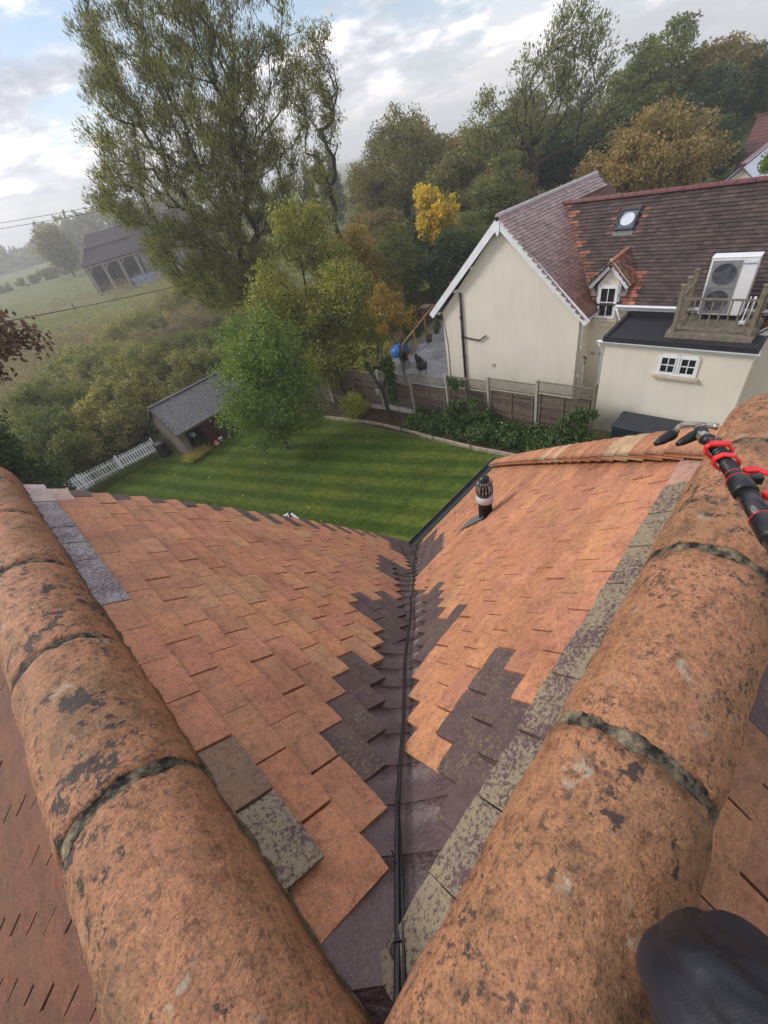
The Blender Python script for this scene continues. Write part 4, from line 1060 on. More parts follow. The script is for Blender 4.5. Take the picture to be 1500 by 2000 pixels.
# shrubs and thickets beyond the garden
def shrub(name, lab, cat, x, y, w_, h_, mat, n, leaf, seed, twig=3, nc=70, z=None, grp=None):
    return tree(name, lab, cat, (x, y, gz(x, y) if z is None else z), (0, 0, h_ * .35), [(0, 0, h_ * .56, w_, w_, h_ * .44, nc), (w_ * .5, w_ * .3, h_ * .4, w_ * .7, w_ * .7, h_ * .32, nc // 3)], .42 * max(1, w_ / 2.2), n, leaf, mat, .05 + .02 * h_, seed, group=grp, twigs=twig, trunkname='stems')
TH = 'shrubs of the rough ground beyond the picket fence'
S = [('hawthorn', 'pale speckled yellow leaved shrub just behind the shed', 'shrub', 5.0, 28.2, 2.4, 4.2, M_PAL, 20000, (.13, .085), 51), ('hawthorn', 'pale speckled shrub left of the shed, overhanging the picket fence', 'shrub', 2.7, 27.4, 2.2, 3.4, M_PAL, 16000, (.12, .08), 52),
     ('elder_bush', 'mid green bush at the left behind the picket fence', 'bush', .2, 27.2, 2.4, 4.2, M_GRN, 20000, (.14, .08), 53), ('elder_bush', 'tall green bush at the far left, behind the copper leaved branch', 'bush', 2.0, 33.0, 3.0, 4.4, M_GRN, 20000, (.15, .085), 54),
     ('bramble_thicket', 'olive thicket left of centre between the pale speckled shrubs and the barn', 'thicket', 8.8, 36.5, 3.2, 3.4, M_BRM, 18000, (.15, .09), 55), ('bramble_thicket', 'olive thicket behind the shed ridge', 'thicket', 11.0, 30.5, 2.4, 3.0, M_BRM, 14000, (.14, .08), 56),
     ('bramble_thicket', 'low green thicket between the shed and the tallest tree', 'thicket', 12.8, 37.0, 3.0, 2.8, M_GRN, 15000, (.15, .08), 57), ('dogwood', 'mauve brown twiggy thicket in the middle of the rough ground below the barn', 'thicket', 17.5, 44.0, 3.2, 3.2, M_MAU, 14000, (.15, .07), 58),
     ('dogwood', 'mauve brown twiggy thicket left of centre, lower of two', 'thicket', 12.2, 41.5, 2.8, 3.0, M_MAU, 12000, (.15, .07), 59), ('bramble_thicket', 'yellowish thicket just below the blue tarpaulin', 'thicket', 23.4, 57.0, 4.2, 3.2, M_BRM, 16000, (.2, .12), 60),
     ('bramble_thicket', 'yellowish thicket under the tallest tree, right of the mauve thicket', 'thicket', 21.5, 39.5, 3.2, 4.0, M_YG, 16000, (.17, .1), 61), ('bramble_thicket', 'grey green thicket at the left margin of the rough ground', 'thicket', 7.0, 46.0, 3.6, 3.0, M_BRM, 14000, (.2, .12), 62),
     ('bramble_thicket', 'grey green thicket in the middle distance left of the mauve thickets', 'thicket', 14.0, 54.0, 4.0, 2.6, M_BRM, 14000, (.2, .12), 63), ('elder_bush', 'green bush rising between the shed roof and the golden tree', 'bush', 14.0, 25.4, 2.4, 4.6, M_YG, 18000, (.14, .08), 64),
     ('elder_bush', 'dark green bush right behind the golden tree', 'bush', 17.5, 22.5, 2.4, 4.6, M_GRN, 16000, (.14, .09), 65), ('elder_bush', 'bush with yellow leaves above the far garden fence', 'bush', 20.8, 21.6, 2.0, 3.6, M_YG, 14000, (.14, .09), 66),
     ('elder_bush', 'low dark bush at the foot of the golden tree behind the wooden fence', 'bush', 13.6, 20.6, 1.8, 2.6, M_DK, 10000, (.12, .08), 67), ('bramble_thicket', 'green thicket left of the pale speckled shrubs', 'thicket', -.8, 30.5, 2.6, 3.2, M_GRN, 14000, (.15, .09), 68)]
for a in S: shrub(*a, grp=TH)
def scrub():
    R = np.random.RandomState(5); C = []
    while len(C) < 1500:
        D = R.uniform(27, 100) if len(C) % 3 else R.uniform(27, 50); az = math.radians(R.uniform(48, 99)); x, y = D * math.cos(az), D * math.sin(az)
        if y < 27.5 and x < 9: continue
        C.append((x, y, gz(x, y) + R.uniform(.0, .5)))
    C = np.array(C); V, F = crown_np(R, C, R.uniform(.5, 1.7, len(C)), 130000, .24, .11, .6)
    tag(link('rough_undergrowth', npmesh('rough_undergrowth', V, F, M_BRM)), 'tangled nettles, grass and bramble covering the rough ground', 'undergrowth', kind='stuff')
scrub()
def scrub2():
    R = np.random.RandomState(15); C = []
    while len(C) < 900:
        D = R.uniform(38, 118); az = math.radians(R.uniform(66, 100)); x, y = D * math.cos(az), D * math.sin(az)
        if math.sin(x * .21 + 1) + math.sin(y * .13) + R.normal(0, .5) < -.2 or D > 75 and R.rand() < .6: continue
        C.append((x, y, gz(x, y) + R.uniform(.1, 1.0)))
    C = np.array(C); V, F = crown_np(R, C, R.uniform(.6, 2.2, len(C)), 90000, .30, .09, .9)
    tag(link('seeding_scrub', npmesh('seeding_scrub', V, F, M_MAU)), 'brownish seeding scrub and dead stems across the rough ground', 'scrub', kind='stuff')
scrub2()
# dark conifer and copper branch at the left edge
shrub('yew_tree', 'very dark evergreen cut by the left edge beside the roof', 'tree', -1.35, 13.8, 1.25, 8.6, M_DK, 26000, (.12, .06), 71, 3, 120, z=-10)
tree('copper_leaved_tree', 'tree with sparse copper red leaves reaching in from the left edge', 'tree', (-2.2, 12.2, -9.6), (.3, 0, 5.5), [(2.2, .0, 8.3, 1.5, .8, .65, 60), (.8, 0, 7.7, 1.0, .8, .9, 50)], .30, 4200, (.12, .085), M_RED, .10, 72, twigs=6, shell=.6)
# distant things across the field
def distant():
    R = np.random.RandomState(9)
    def hedge(p0, p1, h, n, name, lab, mat, wd, leaf):
        t = R.uniform(0, 1, n); C = np.array(p0)[None] * (1 - t[:, None]) + np.array(p1)[None] * t[:, None]
        C = C + np.stack([R.normal(0, wd, n), R.normal(0, wd, n), np.abs(R.normal(.5, .35, n)) * h], 1)
        V, F = crown_np(R, C, R.uniform(.3, .8, n) * h * .6, n * 60, leaf, leaf * .6, .3)
        tag(link(name, npmesh(name, V, F, mat)), lab, 'hedge' if 'hedge' in name else 'wood', kind='stuff')
    hedge((8, 215, -10.4), (70, 190, -10.4), 2.6, 120, 'field_hedge', 'low dark hedge along the far side of the field', M_WD, .6, .8)
    hedge((60, 262, -10), (125, 235, -10), 13, 160, 'distant_wood', 'blue grey wood on the far rise above the barn roof', M_WD, 6, 2.4)
    hedge((10, 400, -10), (120, 380, -10), 9, 150, 'distant_tree_belt', 'faint line of trees on the horizon at the left', M_WD, 8, 3.0)
    tree('lone_field_tree', 'lone rounded tree standing in the far field at the left', 'tree', (40.0, 176, -10.4), (0, 0, 4), [(0, 0, 7.6, 4.2, 4.2, 5.2, 120), (0, 0, 10, 2.6, 2.6, 3, 30)], 1.6, 9000, (.8, .5), M_WD, .4, 73)
distant()

# ================================================================== barn, wires
def barn():
    # axis of the barn runs back along +x/+y; the open front faces the field side
    o = Vector((26.6, 105.5, -10.4)); r = empty('barn', tuple(o), 'old open sided barn with sagging grey roof on tall posts in the field', 'barn')
    ax = Vector((.97, -.24, 0)).normalized(); ay = Vector((.24, .97, 0)); Z = Vector((0, 0, 1))
    P = lambda a, b, c: o + ax * a + ay * b + Z * c
    BW = simple('bleached_post', (.24, .22, .19), .8, .2, .2, 2); ROOF = simple('old_slate_roof', (.04, .036, .036), .7, .3, .3, .6, .2, 8)
    for a, b in ((0, 0), (3.0, 0), (6.0, 0), (9.2, 0)):
        MB().bar(P(a, b, -.3), P(a, b, 5.0), .42, .42, (0, 1, 0)).build('post', BW, r)
        MB().bar(P(a, b, 3.7), P(a + 1.1, b, 4.9), .22, .22, (0, 1, 0)).build('brace', BW, r)
    m = MB()
    e = [P(-.6, -.6, 5.0), P(10.2, -.6, 5.0), P(10.2, 5.4, 8.6), P(2.6, 5.4, 8.6)]
    m.add(e + [v + Z * .25 for v in e], [(0, 1, 2, 3), (4, 5, 6, 7), (0, 1, 5, 4), (1, 2, 6, 5), (2, 3, 7, 6), (3, 0, 4, 7)]); m.build('lower_roof', ROOF, r)
    m = MB(); f = [P(1.4, 3.0, 7.4), P(24, 3.0, 7.4), P(24, 6.6, 9.4), P(3.0, 6.6, 9.4)]
    m.add(f + [v + Z * .25 for v in f], [(0, 1, 2, 3), (4, 5, 6, 7), (0, 1, 5, 4), (1, 2, 6, 5), (2, 3, 7, 6), (3, 0, 4, 7)]); m.build('upper_roof', ROOF, r)
    m = MB(); g_ = [P(10.2, -.6, 5.0), P(24, -.6, 5.0), P(24, 3.1, 7.4), P(10.2, 3.1, 7.4)]
    m.add(g_ + [v + Z * .2 for v in g_], [(0, 1, 2, 3), (4, 5, 6, 7), (0, 1, 5, 4), (1, 2, 6, 5), (2, 3, 7, 6), (3, 0, 4, 7)]); m.build('side_roof', ROOF, r)
    m = MB()
    for i in range(16): m.bar(P(10.4 + i * .85, 0, -.2), P(10.4 + i * .85, 0, 4.9), .8, .06, (0, 1, 0))
    bw = MB(); bw.bar(P(-.4, 6.0, 2.6), P(24, 6.0, 2.6), .1, 5.6); bw.build('back_wall', simple('dark_barn_boards', (.03, .026, .022), .9), r)
    m.build('board_wall', simple('pale_boards', (.20, .185, .16), .9, .1, .3, 1.5), r)['kind'] = 'stuff'
    MB().bar(P(2.0, 3.2, 5.0), P(2.0, 3.2, 8.2), .25, .25, (0, 1, 0)).build('post', BW, r)
    MB().bar(P(-.4, -.4, 4.9), P(10, -.4, 4.9), .25, .3).build('beam', BW, r)
    m = MB(); R = random.Random(6); n = 12; V = []; F = []
    for i in range(n + 1):
        for j in range(5): V.append(Vector((31.5 + i * .95, 98 - i * .3 + j * 1.1, -10.4 + 1.7 * math.sin(PI * (j / 4)) * (.6 + .4 * R.random()) + .0)))
    for i in range(n):
        for j in range(4): F.append((i * 5 + j, i * 5 + j + 1, (i + 1) * 5 + j + 1, (i + 1) * 5 + j))
    m.add(V, F); b_ = m.build('tarpaulin', simple('blue_tarpaulin', (.025, .075, .17), .5, .4, .3, 1), None, True, (34, 97, -10.4)); tag(b_, 'crumpled blue tarpaulin over a heap beside the old barn', 'tarpaulin')
barn()
def fence_posts():
    for i, (x, y, h) in enumerate(((18.0, 92, 1.7),)):
        m = MB().bar((x, y, -10.5), (x + .05, y, -10.4 + h), .22, .22, (0, 1, 0)); o = m.build('field_post', WOODD, None, False, (x, y, -10.4)); tag(o, 'short dark post standing alone in the field left of the barn', 'post')
fence_posts()
def wire(a, b, sag, rad, name, lab):
    a, b = Vector(a), Vector(b); pts = [lerp(a, b, i / 30) - Vector((0, 0, sag * 4 * (i / 30) * (1 - i / 30))) for i in range(31)]
    tag(MB().tube(pts, rad, 5).build(name, simple('wire_black', (.015, .015, .017), .6, .3), None, False, tuple(a)), lab, 'wire')
wire((-3.0, 19.0, -.9), (22.6, 33, -4.9), .35, .014, 'overhead_cable', 'black overhead cable crossing the rough ground in front of the barn')
wire((6, 59.6, 2.45), (24, 54.5, 1.25), .15, .018, 'power_line', 'upper of two thin power lines against the sky at the left edge')
wire((6, 59.6, 2.05), (24, 54.5, .80), .15, .018, 'power_line', 'lower of two thin power lines against the sky at the left edge')

# ================================================================== shed and its neighbours
def shed():
    x0, x1, y0, y1, zb = 5.12, 9.3, 22.08, 25.3, -10.3; he = 1.72; hr = 2.75; ym = (y0 + y1) / 2
    r = empty('shed', (x0, y0, zb), 'weathered timber shed with grey shingle roof and an open dark doorway', 'shed')
    OP = (5.42, 6.35); DR = (6.35, 7.15)
    R = random.Random(3)
    def board(a, b, zc, name='weatherboard', mat=WOODG):
        m = MB(); m.bar(a, b, .022, .135, mat and (0, 0, 1)); return m
    # gable end, boards lap downwards
    nb = 20
    for i in range(nb):
        z = i * .135; t = 1 if z < he else max(0, 1 - (z - he) / (hr - he)); hw = (y1 - y0) / 2 * t
        if hw < .08: break
        m = MB(); a = math.radians(-15); Mx = Matrix.Rotation(a, 3, 'Y')
        m.box((x0 - .012, ym, zb + z + .07), (.020, hw * 2, .150), mat=Mx); m.build('weatherboard', WOODG, r)
    m = MB(); m.prism([(y0 + .02, zb), (y1 - .02, zb), (y1 - .02, zb + he - .02), (ym, zb + hr - .05), (y0 + .02, zb + he - .02)], 'x', x0 + .012, x0 + .03); m.build('gable_backing', WOODD, r)
    # front wall boards
    for i in range(13):
        z = i * .135; Mx = Matrix.Rotation(math.radians(15), 3, 'X')
        for a, b in ((x0, OP[0]), (DR[1], x1)):
            m = MB(); m.box(((a + b) / 2, y0 - .010, zb + z + .07), (b - a, .020, .150), mat=Mx); m.build('weatherboard', WOODG if a == x0 else WOODD, r)
    m = MB(); m.box((x0 + 2.1, y1 - .03, zb + he / 2), (4.1, .03, he)); m.box((x1 - .02, ym, zb + he / 2), (.03, y1 - y0 - .1, he)); m.box(((DR[1] + x1) / 2, y0 + .02, zb + he / 2), (x1 - DR[1], .02, he)); m.build('inner_wall', simple('dark_interior', (.02, .017, .015), .9, .1), r)
    m = MB(); m.box(((x0 + x1) / 2, ym, zb + .03), (x1 - x0 - .1, y1 - y0 - .1, .05)); m.build('floor', WOODD, r)
    d = empty('door', (DR[0], y0 - .03, zb), None, None); d.parent = r; d.location = (DR[0] - x0, -.03, 0)
    DM = simple('red_brown_door', (.060, .020, .016), .6, .3, .3, 8)
    for i in range(5):
        m = MB(); m.box((.08 + i * .16, 0, .86), (.15, .028, 1.64)); m.build('door_board', DM, d, False, (0, 0, 0))
    m = MB(); m.box((.4, -.022, 1.35), (.78, .02, .10)); m.box((.4, -.022, .35), (.78, .02, .10)); m.build('ledge', DM, d, False, (0, 0, 0))
    m = MB(); m.box((.66, -.03, 1.28), (.05, .02, .16)); m.build('latch', simple('galvanised', (.4, .4, .4), .4, .5), d, False, (0, 0, 0))
    m = MB(); m.box((OP[0] + .03, y0 - .01, zb + he / 2), (.07, .07, he)); m.build('door_post', WOODG, r)
    # shingles
    SH = simple('grey_shingle', (.14, .14, .15), .6, .4, .45, 7, .3, 60, dirt=((.15, .16, .09), 2, .6))
    def sl(t): return (y0 - .28 + (ym - y0 + .28) * t, zb + he - .16 + (hr - he + .16) * t)
    nr, ncol = 13, 26; cnt = 0; tilt = math.atan2(hr - he + .16, ym - y0 + .28)
    for i in range(nr):
        y, z = sl((i + .5) / nr)
        for j in range(ncol):
            wv = (x1 - x0 + .3) / ncol; x = x0 - .15 + (j + .5 + (.5 if i % 2 else 0)) * wv
            if x > x1 + .2: continue
            if cnt < 300:
                m = MB(); m.box((x, y, z + .03 + R.uniform(-.004, .004)), (wv - .012, .19, .014), mat=Matrix.Rotation(tilt - .05, 3, 'X') @ Matrix.Rotation(R.gauss(0, .02), 3, 'Z')); m.build('shingle', SH, r); cnt += 1
    m = MB(); y, z = sl(.5); L = math.hypot(ym - y0 + .28, hr - he + .16)
    m.box(((x0 + x1) / 2, y, z - .012), (x1 - x0 + .25, L, .02), mat=Matrix.Rotation(tilt, 3, 'X')); m.box(((x0 + x1) / 2, 2 * ym - y, z + .0), (x1 - x0 + .25, L, .02), mat=Matrix.Rotation(-tilt, 3, 'X')); m.build('roof_deck', SH, r)
    m = MB(); m.bar((x0 - .16, ym, zb + hr + .05), (x1 + .14, ym, zb + hr + .05), .16, .05); m.build('ridge_board', simple('blue_grey_ridge', (.10, .10, .13), .6, .4), r)
    for s in (-1, 1):
        m = MB(); m.bar((x0 - .15, ym, zb + hr - .02), (x0 - .15, ym + s * (ym - y0 + .28), zb + he - .18), .03, .12); m.build('bargeboard', WOODD, r)
    m = MB(); m.bar((x0 - .1, y0 - .27, zb + he - .19), (x1 + .1, y0 - .27, zb + he - .19), .025, .09); m.build('fascia', WOODG, r)
shed()
def bricks():
    r = empty('brick_pier', (5.25, 21.98, -10.3), 'small pier of orange bricks at the near corner of the shed', 'pier')
    B1 = simple('orange_brick', (.42, .17, .09), .85, .2, .25, 10, .2, 80); B2 = simple('grey_block', (.20, .18, .16), .85, .2, .25, 10)
    for i in range(14):
        m = MB(); m.box((5.22 + (.03 if i % 2 else 0), 21.97, -10.27 + i * .075), (.215, .10, .066)); m.build('brick', B1 if i < 6 else B2, r)
bricks()
def small_things():
    b = (4.55, 24.3, -10.37)
    r = empty('compost_bin', b, 'round black plastic compost bin beside the shed gable', 'bin')
    MB().lathe([(0, 0), (.36, 0), (.36, .03), (.33, .3), (.29, .72), (.30, .74), (.30, .78), (0, .80)], 28).build('body', BLACKPL, r, True, (0, 0, 0))
    MB().lathe([(.31, .74), (.31, .80), (.26, .86), (.0, .88)], 28).build('lid', simple('grey_lid', (.06, .06, .065), .4, .5), r, True, (0, 0, 0))
    r = empty('bucket', (6.95, 21.75, -10.27), 'white plastic bucket by the shed door', 'bucket')
    MB().lathe([(0, 0), (.10, 0), (.13, .26), (.14, .265), (.135, .25), (.10, .02), (0, .02)], 24).build('body', simple('white_bucket', (.6, .6, .58), .4, .4), r, True, (0, 0, 0))
    MB().tube([(.135 * math.cos(a), .135 * math.sin(a) * .3, .25 - .12 * math.sin(a)) for a in [PI * i / 10 for i in range(11)]], .005, 5).build('handle', simple('grey_wire', (.3, .3, .3), .4), r, False, (0, 0, 0))
    r = empty('garden_trug', (6.60, 21.62, -10.27), 'orange and white object leaning beside the shed door', 'garden toy')
    MB().lathe([(0, 0), (.09, .02), (.13, .15), (.10, .30), (0, .36)], 16).build('body', simple('orange_plastic', (.60, .14, .06), .5, .4), r, True, (0, 0, 0))
    MB().lathe([(.10, .10), (.138, .12), (.135, .19), (.10, .20)], 16).build('band', simple('white_band', (.6, .58, .5), .5), r, True, (0, 0, 0))
    # bicycle in the doorway
    o = Vector((5.95, 22.45, -10.25)); r = empty('bicycle', tuple(o), 'bicycle with a blue and white bag standing in the dark shed doorway', 'bicycle')
    bm_ = simple('black_metal', (.02, .02, .022), .4, .5); tv = simple('tyre', (.015, .015, .015), .8)
    for y in (0, .95):
        pts = [(.02 * 0, y + .30 * math.cos(t), .32 + .30 * math.sin(t)) for t in [2 * PI * i / 24 for i in range(25)]]
        wv = MB().tube(pts, .02, 6, caps=False).build('wheel', tv, r, True, (0, 0, 0))
        m = MB()
        for k in range(10): m.tube([(0, y, .32), (0, y + .29 * math.cos(k * PI / 5), .32 + .29 * math.sin(k * PI / 5))], .003, 3)
        m.build('spokes', simple('steel', (.5, .5, .5), .3, metal=.8), wv, False, (0, 0, 0))
    m = MB(); m.tube([(0, 0, .32), (0, .12, .85), (0, .60, .80), (0, .42, .34), (0, .12, .78)], .016, 8); m.tube([(0, .42, .34), (0, .95, .32), (0, .60, .80), (0, .64, .95)], .014, 8); m.build('frame', bm_, r, True, (0, 0, 0))
    MB().tube([(-.25, .08, .98), (-.10, .12, .95), (.10, .12, .95), (.25, .08, .98)], .012, 8).build('handlebar', bm_, r, True, (0, 0, 0))
    MB().lathe([(0, 0), (.08, .01), (.07, .05), (0, .06)], 12, M=Matrix.Diagonal((.8, 1.6, 1)), c=(0, .64, .94)).build('saddle', bm_, r, True, (0, 0, 0))
    MB().lathe([(0, 0), (.13, .02), (.16, .14), (.12, .26), (0, .30)], 14, M=Matrix.Diagonal((1, 1.2, 1)), c=(-.02, .05, .72)).build('bag', simple('blue_white_bag', (.30, .38, .55), .6, .3, .9, 8), r, True, (0, 0, 0))
small_things()
def pickets():
    r = empty('picket_fence', (-1.3, 25.75, -10.4), 'white painted picket fence running from the shed towards the left edge', 'fence')
    x = -1.6; R = random.Random(8)
    a = Vector((-1.6, 26.0, -10.4)); b = Vector((4.45, 25.1, -10.4)); n = 44
    d = (b - a).normalized()
    dirt = simple('green_stained_white', (.50, .52, .46), .7, .3, .2, 3, dirt=((.20, .21, .14), 1.6, .7))
    for i in range(n):
        p = lerp(a, b, i / (n - 1)); m = MB(); w_ = .080; h_ = .92 + R.gauss(0, .01)
        rot = Matrix.Rotation(math.atan2(d.y, d.x) + R.gauss(0, .02), 3, 'Z') @ Matrix.Rotation(R.gauss(0, .012), 3, 'Y')
        pr = [(-w_ / 2, 0), (w_ / 2, 0), (w_ / 2, h_ - .06), (0, h_), (-w_ / 2, h_ - .06)]
        V = [rot @ Vector((q[0], -.011, q[1])) + p for q in pr] + [rot @ Vector((q[0], .011, q[1])) + p for q in pr]
        m.add(V, [(0, 1, 2, 3, 4), (9, 8, 7, 6, 5)] + [(k, k + 5, (k + 1) % 5 + 5, (k + 1) % 5) for k in range(5)])
        m.build('picket', WHITE if (i < 18 or i > 27) else dirt, r)
    for z in (.25, .68): m = MB(); m.bar(a + Vector((0, .03, z)), b + Vector((0, .03, z)), .03, .07); m.build('rail', WHITE, r)
    for i in range(4):
        p = lerp(a, b, i / 3); m = MB(); m.box(p + Vector((0, .07, .45)), (.09, .09, 1.0)); m.build('post', WHITE, r)
pickets()
blades('hosta_clump', (4.9, 5.9, 21.3, 21.9), 1400, .38, leaf_mat('yellow_hosta', [(.12, .11, .03), (.17, .14, .035), (.08, .09, .02)], .4), .03, 'clump of yellowing strap leaves at the foot of the shed corner', 'plant', .8)
blades('fence_foot_weeds', (-1, 4.6, 24.5, 25.3), 6000, .22, M_GRN, .02, 'ragged weeds along the foot of the picket fence', 'weeds', .5)

# ================================================================== fence, bed, lawn edge
FA, FB = Vector((12.35, 19.9, 0)), Vector((12.98, 4.35, 0))
def wood_fence():
    r = empty('panel_fence', (12.7, 12, -9.6), 'long brown timber panel fence with lattice top between lawn and cream house', 'fence')
    n = 8; R = random.Random(12); W_ = [simple('fence_board_%d' % k, c, .9, .12, .3, 9, .3, 60) for k, c in enumerate([(.135, .105, .085), (.115, .09, .072), (.155, .125, .10), (.10, .08, .066)])]
    LT = simple('lattice_wood', (.20, .175, .14), .9, .1, .25, 9)
    for i in range(n + 1):
        p = lerp(FA, FB, i / n); z = gz(p.x, p.y)
        m = MB(); m.box((p.x - .0, p.y, z + 1.05), (.11, .10, 2.16)); bevel(m.build('concrete_post' if i not in (2, n) else 'timber_post', CONC if i not in (2, n) else WOODG, r), .01)
    for i in range(n):
        a, b = lerp(FA, FB, i / n), lerp(FA, FB, (i + 1) / n); d = (b - a).normalized(); a += d * .06; b -= d * .06
        z0 = gz((a.x + b.x) / 2, (a.y + b.y) / 2) + .08; step = .0
        if i in (2, 3): 
            m = MB(); m.bar(Vector((a.x - .02, a.y, z0 + .12)), Vector((b.x - .02, b.y, z0 + .12)), .04, .26); m.build('gravel_board', simple('pale_concrete', (.42, .42, .40), .8), r)
        nb = 14; hb = 1.42 / nb
        for k in range(nb):
            zc = z0 + .05 + (k + .5) * hb
            m = MB(); w1, w2 = R.uniform(-.006, .006), R.uniform(-.006, .006)
            A = Vector((a.x - .012 * (k % 2), a.y, zc + w1)); B = Vector((b.x - .012 * (k % 2), b.y, zc + w2))
            dd = (B - A).normalized(); side = dd.cross(Vector((0, 0, 1))).normalized(); up_ = side.cross(dd)
            Mt = Matrix((dd, side, up_)).transposed() @ Matrix.Rotation(math.radians(-8), 3, 'X')
            m.box((A + B) / 2, ((B - A).length, .014, hb * 1.14), mat=Mt); m.build('fence_board', W_[R.randrange(4)], r)
        for t in (.04, .5, .96):
            q = lerp(a, b, t); m = MB(); m.box((q.x - .035, q.y, z0 + .76), (.03, .05, 1.46)); m.build('batten', LT if i == 2 else W_[2], r)
        # lattice top
        m = MB(); zl0, zl1 = z0 + 1.54, z0 + 1.92; L = (b - a).length
        m.bar(Vector((a.x, a.y, zl0)), Vector((b.x, b.y, zl0)), .035, .035); m.bar(Vector((a.x, a.y, zl1)), Vector((b.x, b.y, zl1)), .035, .035)
        m.build('lattice_frame', LT, r)
        m = MB(); H = zl1 - zl0 - .03; k = -H
        while k < L:
            for s in (0, 1):
                u0, u1 = max(0, k), min(L, k + H)
                if u1 <= u0 + .01: continue
                v0, v1 = u0 - k, u1 - k
                if s: v0, v1 = H - v0, H - v1
                pa = a + d * u0; pb = a + d * u1; off = .008 * (1 if s else -1)
                m.bar(Vector((pa.x + off, pa.y, zl0 + .015 + v0)), Vector((pb.x + off, pb.y, zl0 + .015 + v1)), .010, .022, (1, 0, 0))
            k += .085
        m.build('lattice', LT, r)
wood_fence()
def bed():
    t = NT('dark_soil'); a = t.noise(6, 6, .7)
    sm = t.fin(t.ramp(a, [(.3, (.03, .022, .016)), (.7, (.085, .062, .042))]), .95, .1, t.bump(a, .8, .06))
    V = []; F = []; n = 30
    for i in range(n + 1):
        y = lerp(3.6, 20.6, i / n)
        for x in (11.15, 11.8, 12.7): V.append((x - (.32 if y > 18 else 0), y, gz(x, y) + (.05 if x > 11.2 else .012) + .03 * math.sin(i * 2.1 + x)))
    for i in range(n):
        for j in range(2): q = i * 3 + j; F.append((q, q + 1, q + 4, q + 3))
    tag(link('flower_bed', npmesh('flower_bed', np.array(V), np.array(F), sm, True)), kind='structure')
    r = empty('bed_edging', (11.15, 12, -9.6), 'pale low edging kerb between the lawn and the planted bed', 'kerb')
    ys_ = [4.2, 6.1, 8.0, 9.9, 11.8, 13.7, 15.6, 17.5, 18.8]
    for i in range(len(ys_) - 1):
        f = lambda y: 11.2 + .12 * math.sin(y * .6) - (.35 * max(0, (y - 15) / 4))
        a, b = Vector((f(ys_[i]), ys_[i] + .02, gz(11, ys_[i]) + .05)), Vector((f(ys_[i + 1]), ys_[i + 1] - .02, gz(11, ys_[i + 1]) + .05))
        m = MB(); m.bar(a, b, .09, .15); bevel(m.build('kerb_sleeper', simple('pale_sleeper', (.30, .25, .19), .85, .15, .3, 5), r), .01)
bed()
R_ = np.random.RandomState(31)
def ivy_mass(name, lab, cat, pts, r, n, leaf, mat, kind=None):
    C = np.array(pts); V, F = crown_np(R_, C, np.array(r), n, leaf[0], leaf[1], .3, .3)
    return tag(link(name, npmesh(name, V, F, mat)), lab, cat, kind=kind)
pts = [(R_.uniform(11.45, 12.55), y, gz(12, y) + R_.uniform(.02, .42)) for y in np.concatenate([R_.uniform(3.7, 11.8, 210)])]
ivy_mass('ivy_ground_cover', 'dense dark green ivy and shrubs filling the bed below the panel fence', 'ground cover', pts, R_.uniform(.16, .38, len(pts)), 36000, (.105, .075), M_IVY, 'stuff')
def climber(name, lab, y, h, n, wd, seed, mat=None):
    R = np.random.RandomState(seed); C = []
    for i in range(26): t = R.uniform(0, 1); C.append((12.45 - R.uniform(0, .2), y + R.normal(0, wd * (1.2 - .6 * t)), gz(12, y) + .2 + t * h))
    o = empty(name, (12.4, y, gz(12, y)), lab, 'climber'); V, F = crown_np(R, np.array(C) - np.array(o.location), np.full(26, .20), n, .10, .07, .2)
    link('foliage', npmesh('foliage', V, F, mat or M_IVY), o)
    m = MB()
    for k in range(4): m.tube([(0, .1 * (k - 1.5), 0), (.03, .2 * (k - 1.5) * wd + .05, h * .5), (.0, .35 * (k - 1.5) * wd, h)], .012, 5)
    m.build('stems', BARK, o, False, (0, 0, 0))
climber('ivy_climber', 'ivy climbing the fence post left of the black pipe', 9.5, 1.9, 3200, .26, 81); climber('ivy_climber', 'leafy shrub at the right end of the fence by the annex corner', 4.6, 1.3, 3000, .45, 82)
climber('ivy_climber', 'sprawling climber on the fence panel below the black pipe', 8.4, 1.1, 1700, .5, 83)
tree('ivy_clad_trunk', 'bare pale branched tree with a bird box hanging from it, before the fence', 'tree', (11.9, 13.0, -9.6), (-.1, .1, 1.5),
     [(.0, .5, 3.1, .6, 1.0, .8, 22), (.2, -.3, 3.0, .3, .3, .9, 12)], .2, 900, (.1, .07), M_YG, .09, 84, twigs=4)
pts = [(12.0 + R_.normal(0, .05), 12.65 + R_.normal(0, .08), -9.5 + t) for t in np.linspace(.9, 2.9, 30)]
ivy_mass('ivy_column', 'upright dark column of ivy rising above the fence next to the bare branched tree', 'ivy', pts, np.full(30, .2), 4200, (.10, .07), M_IVY)
shrub('golden_shrub', 'small bright yellow green shrub in the bed before the fence', 'shrub', 11.6, 15.1, .55, 1.25, leaf_mat('golden_green', [(.10, .12, .015), (.15, .155, .02), (.06, .09, .015)], .4), 4200, (.10, .06), 85, 3, 30)
tree('bed_sapling', 'thin brown stemmed sapling left of the small yellow shrub before the fence', 'tree', (11.9, 16.1, -9.85), (0, 0, 1.6), [(.2, .2, 2.6, .6, .6, .8, 14)], .3, 900, (.1, .06), M_YG, .07, 86, twigs=3)
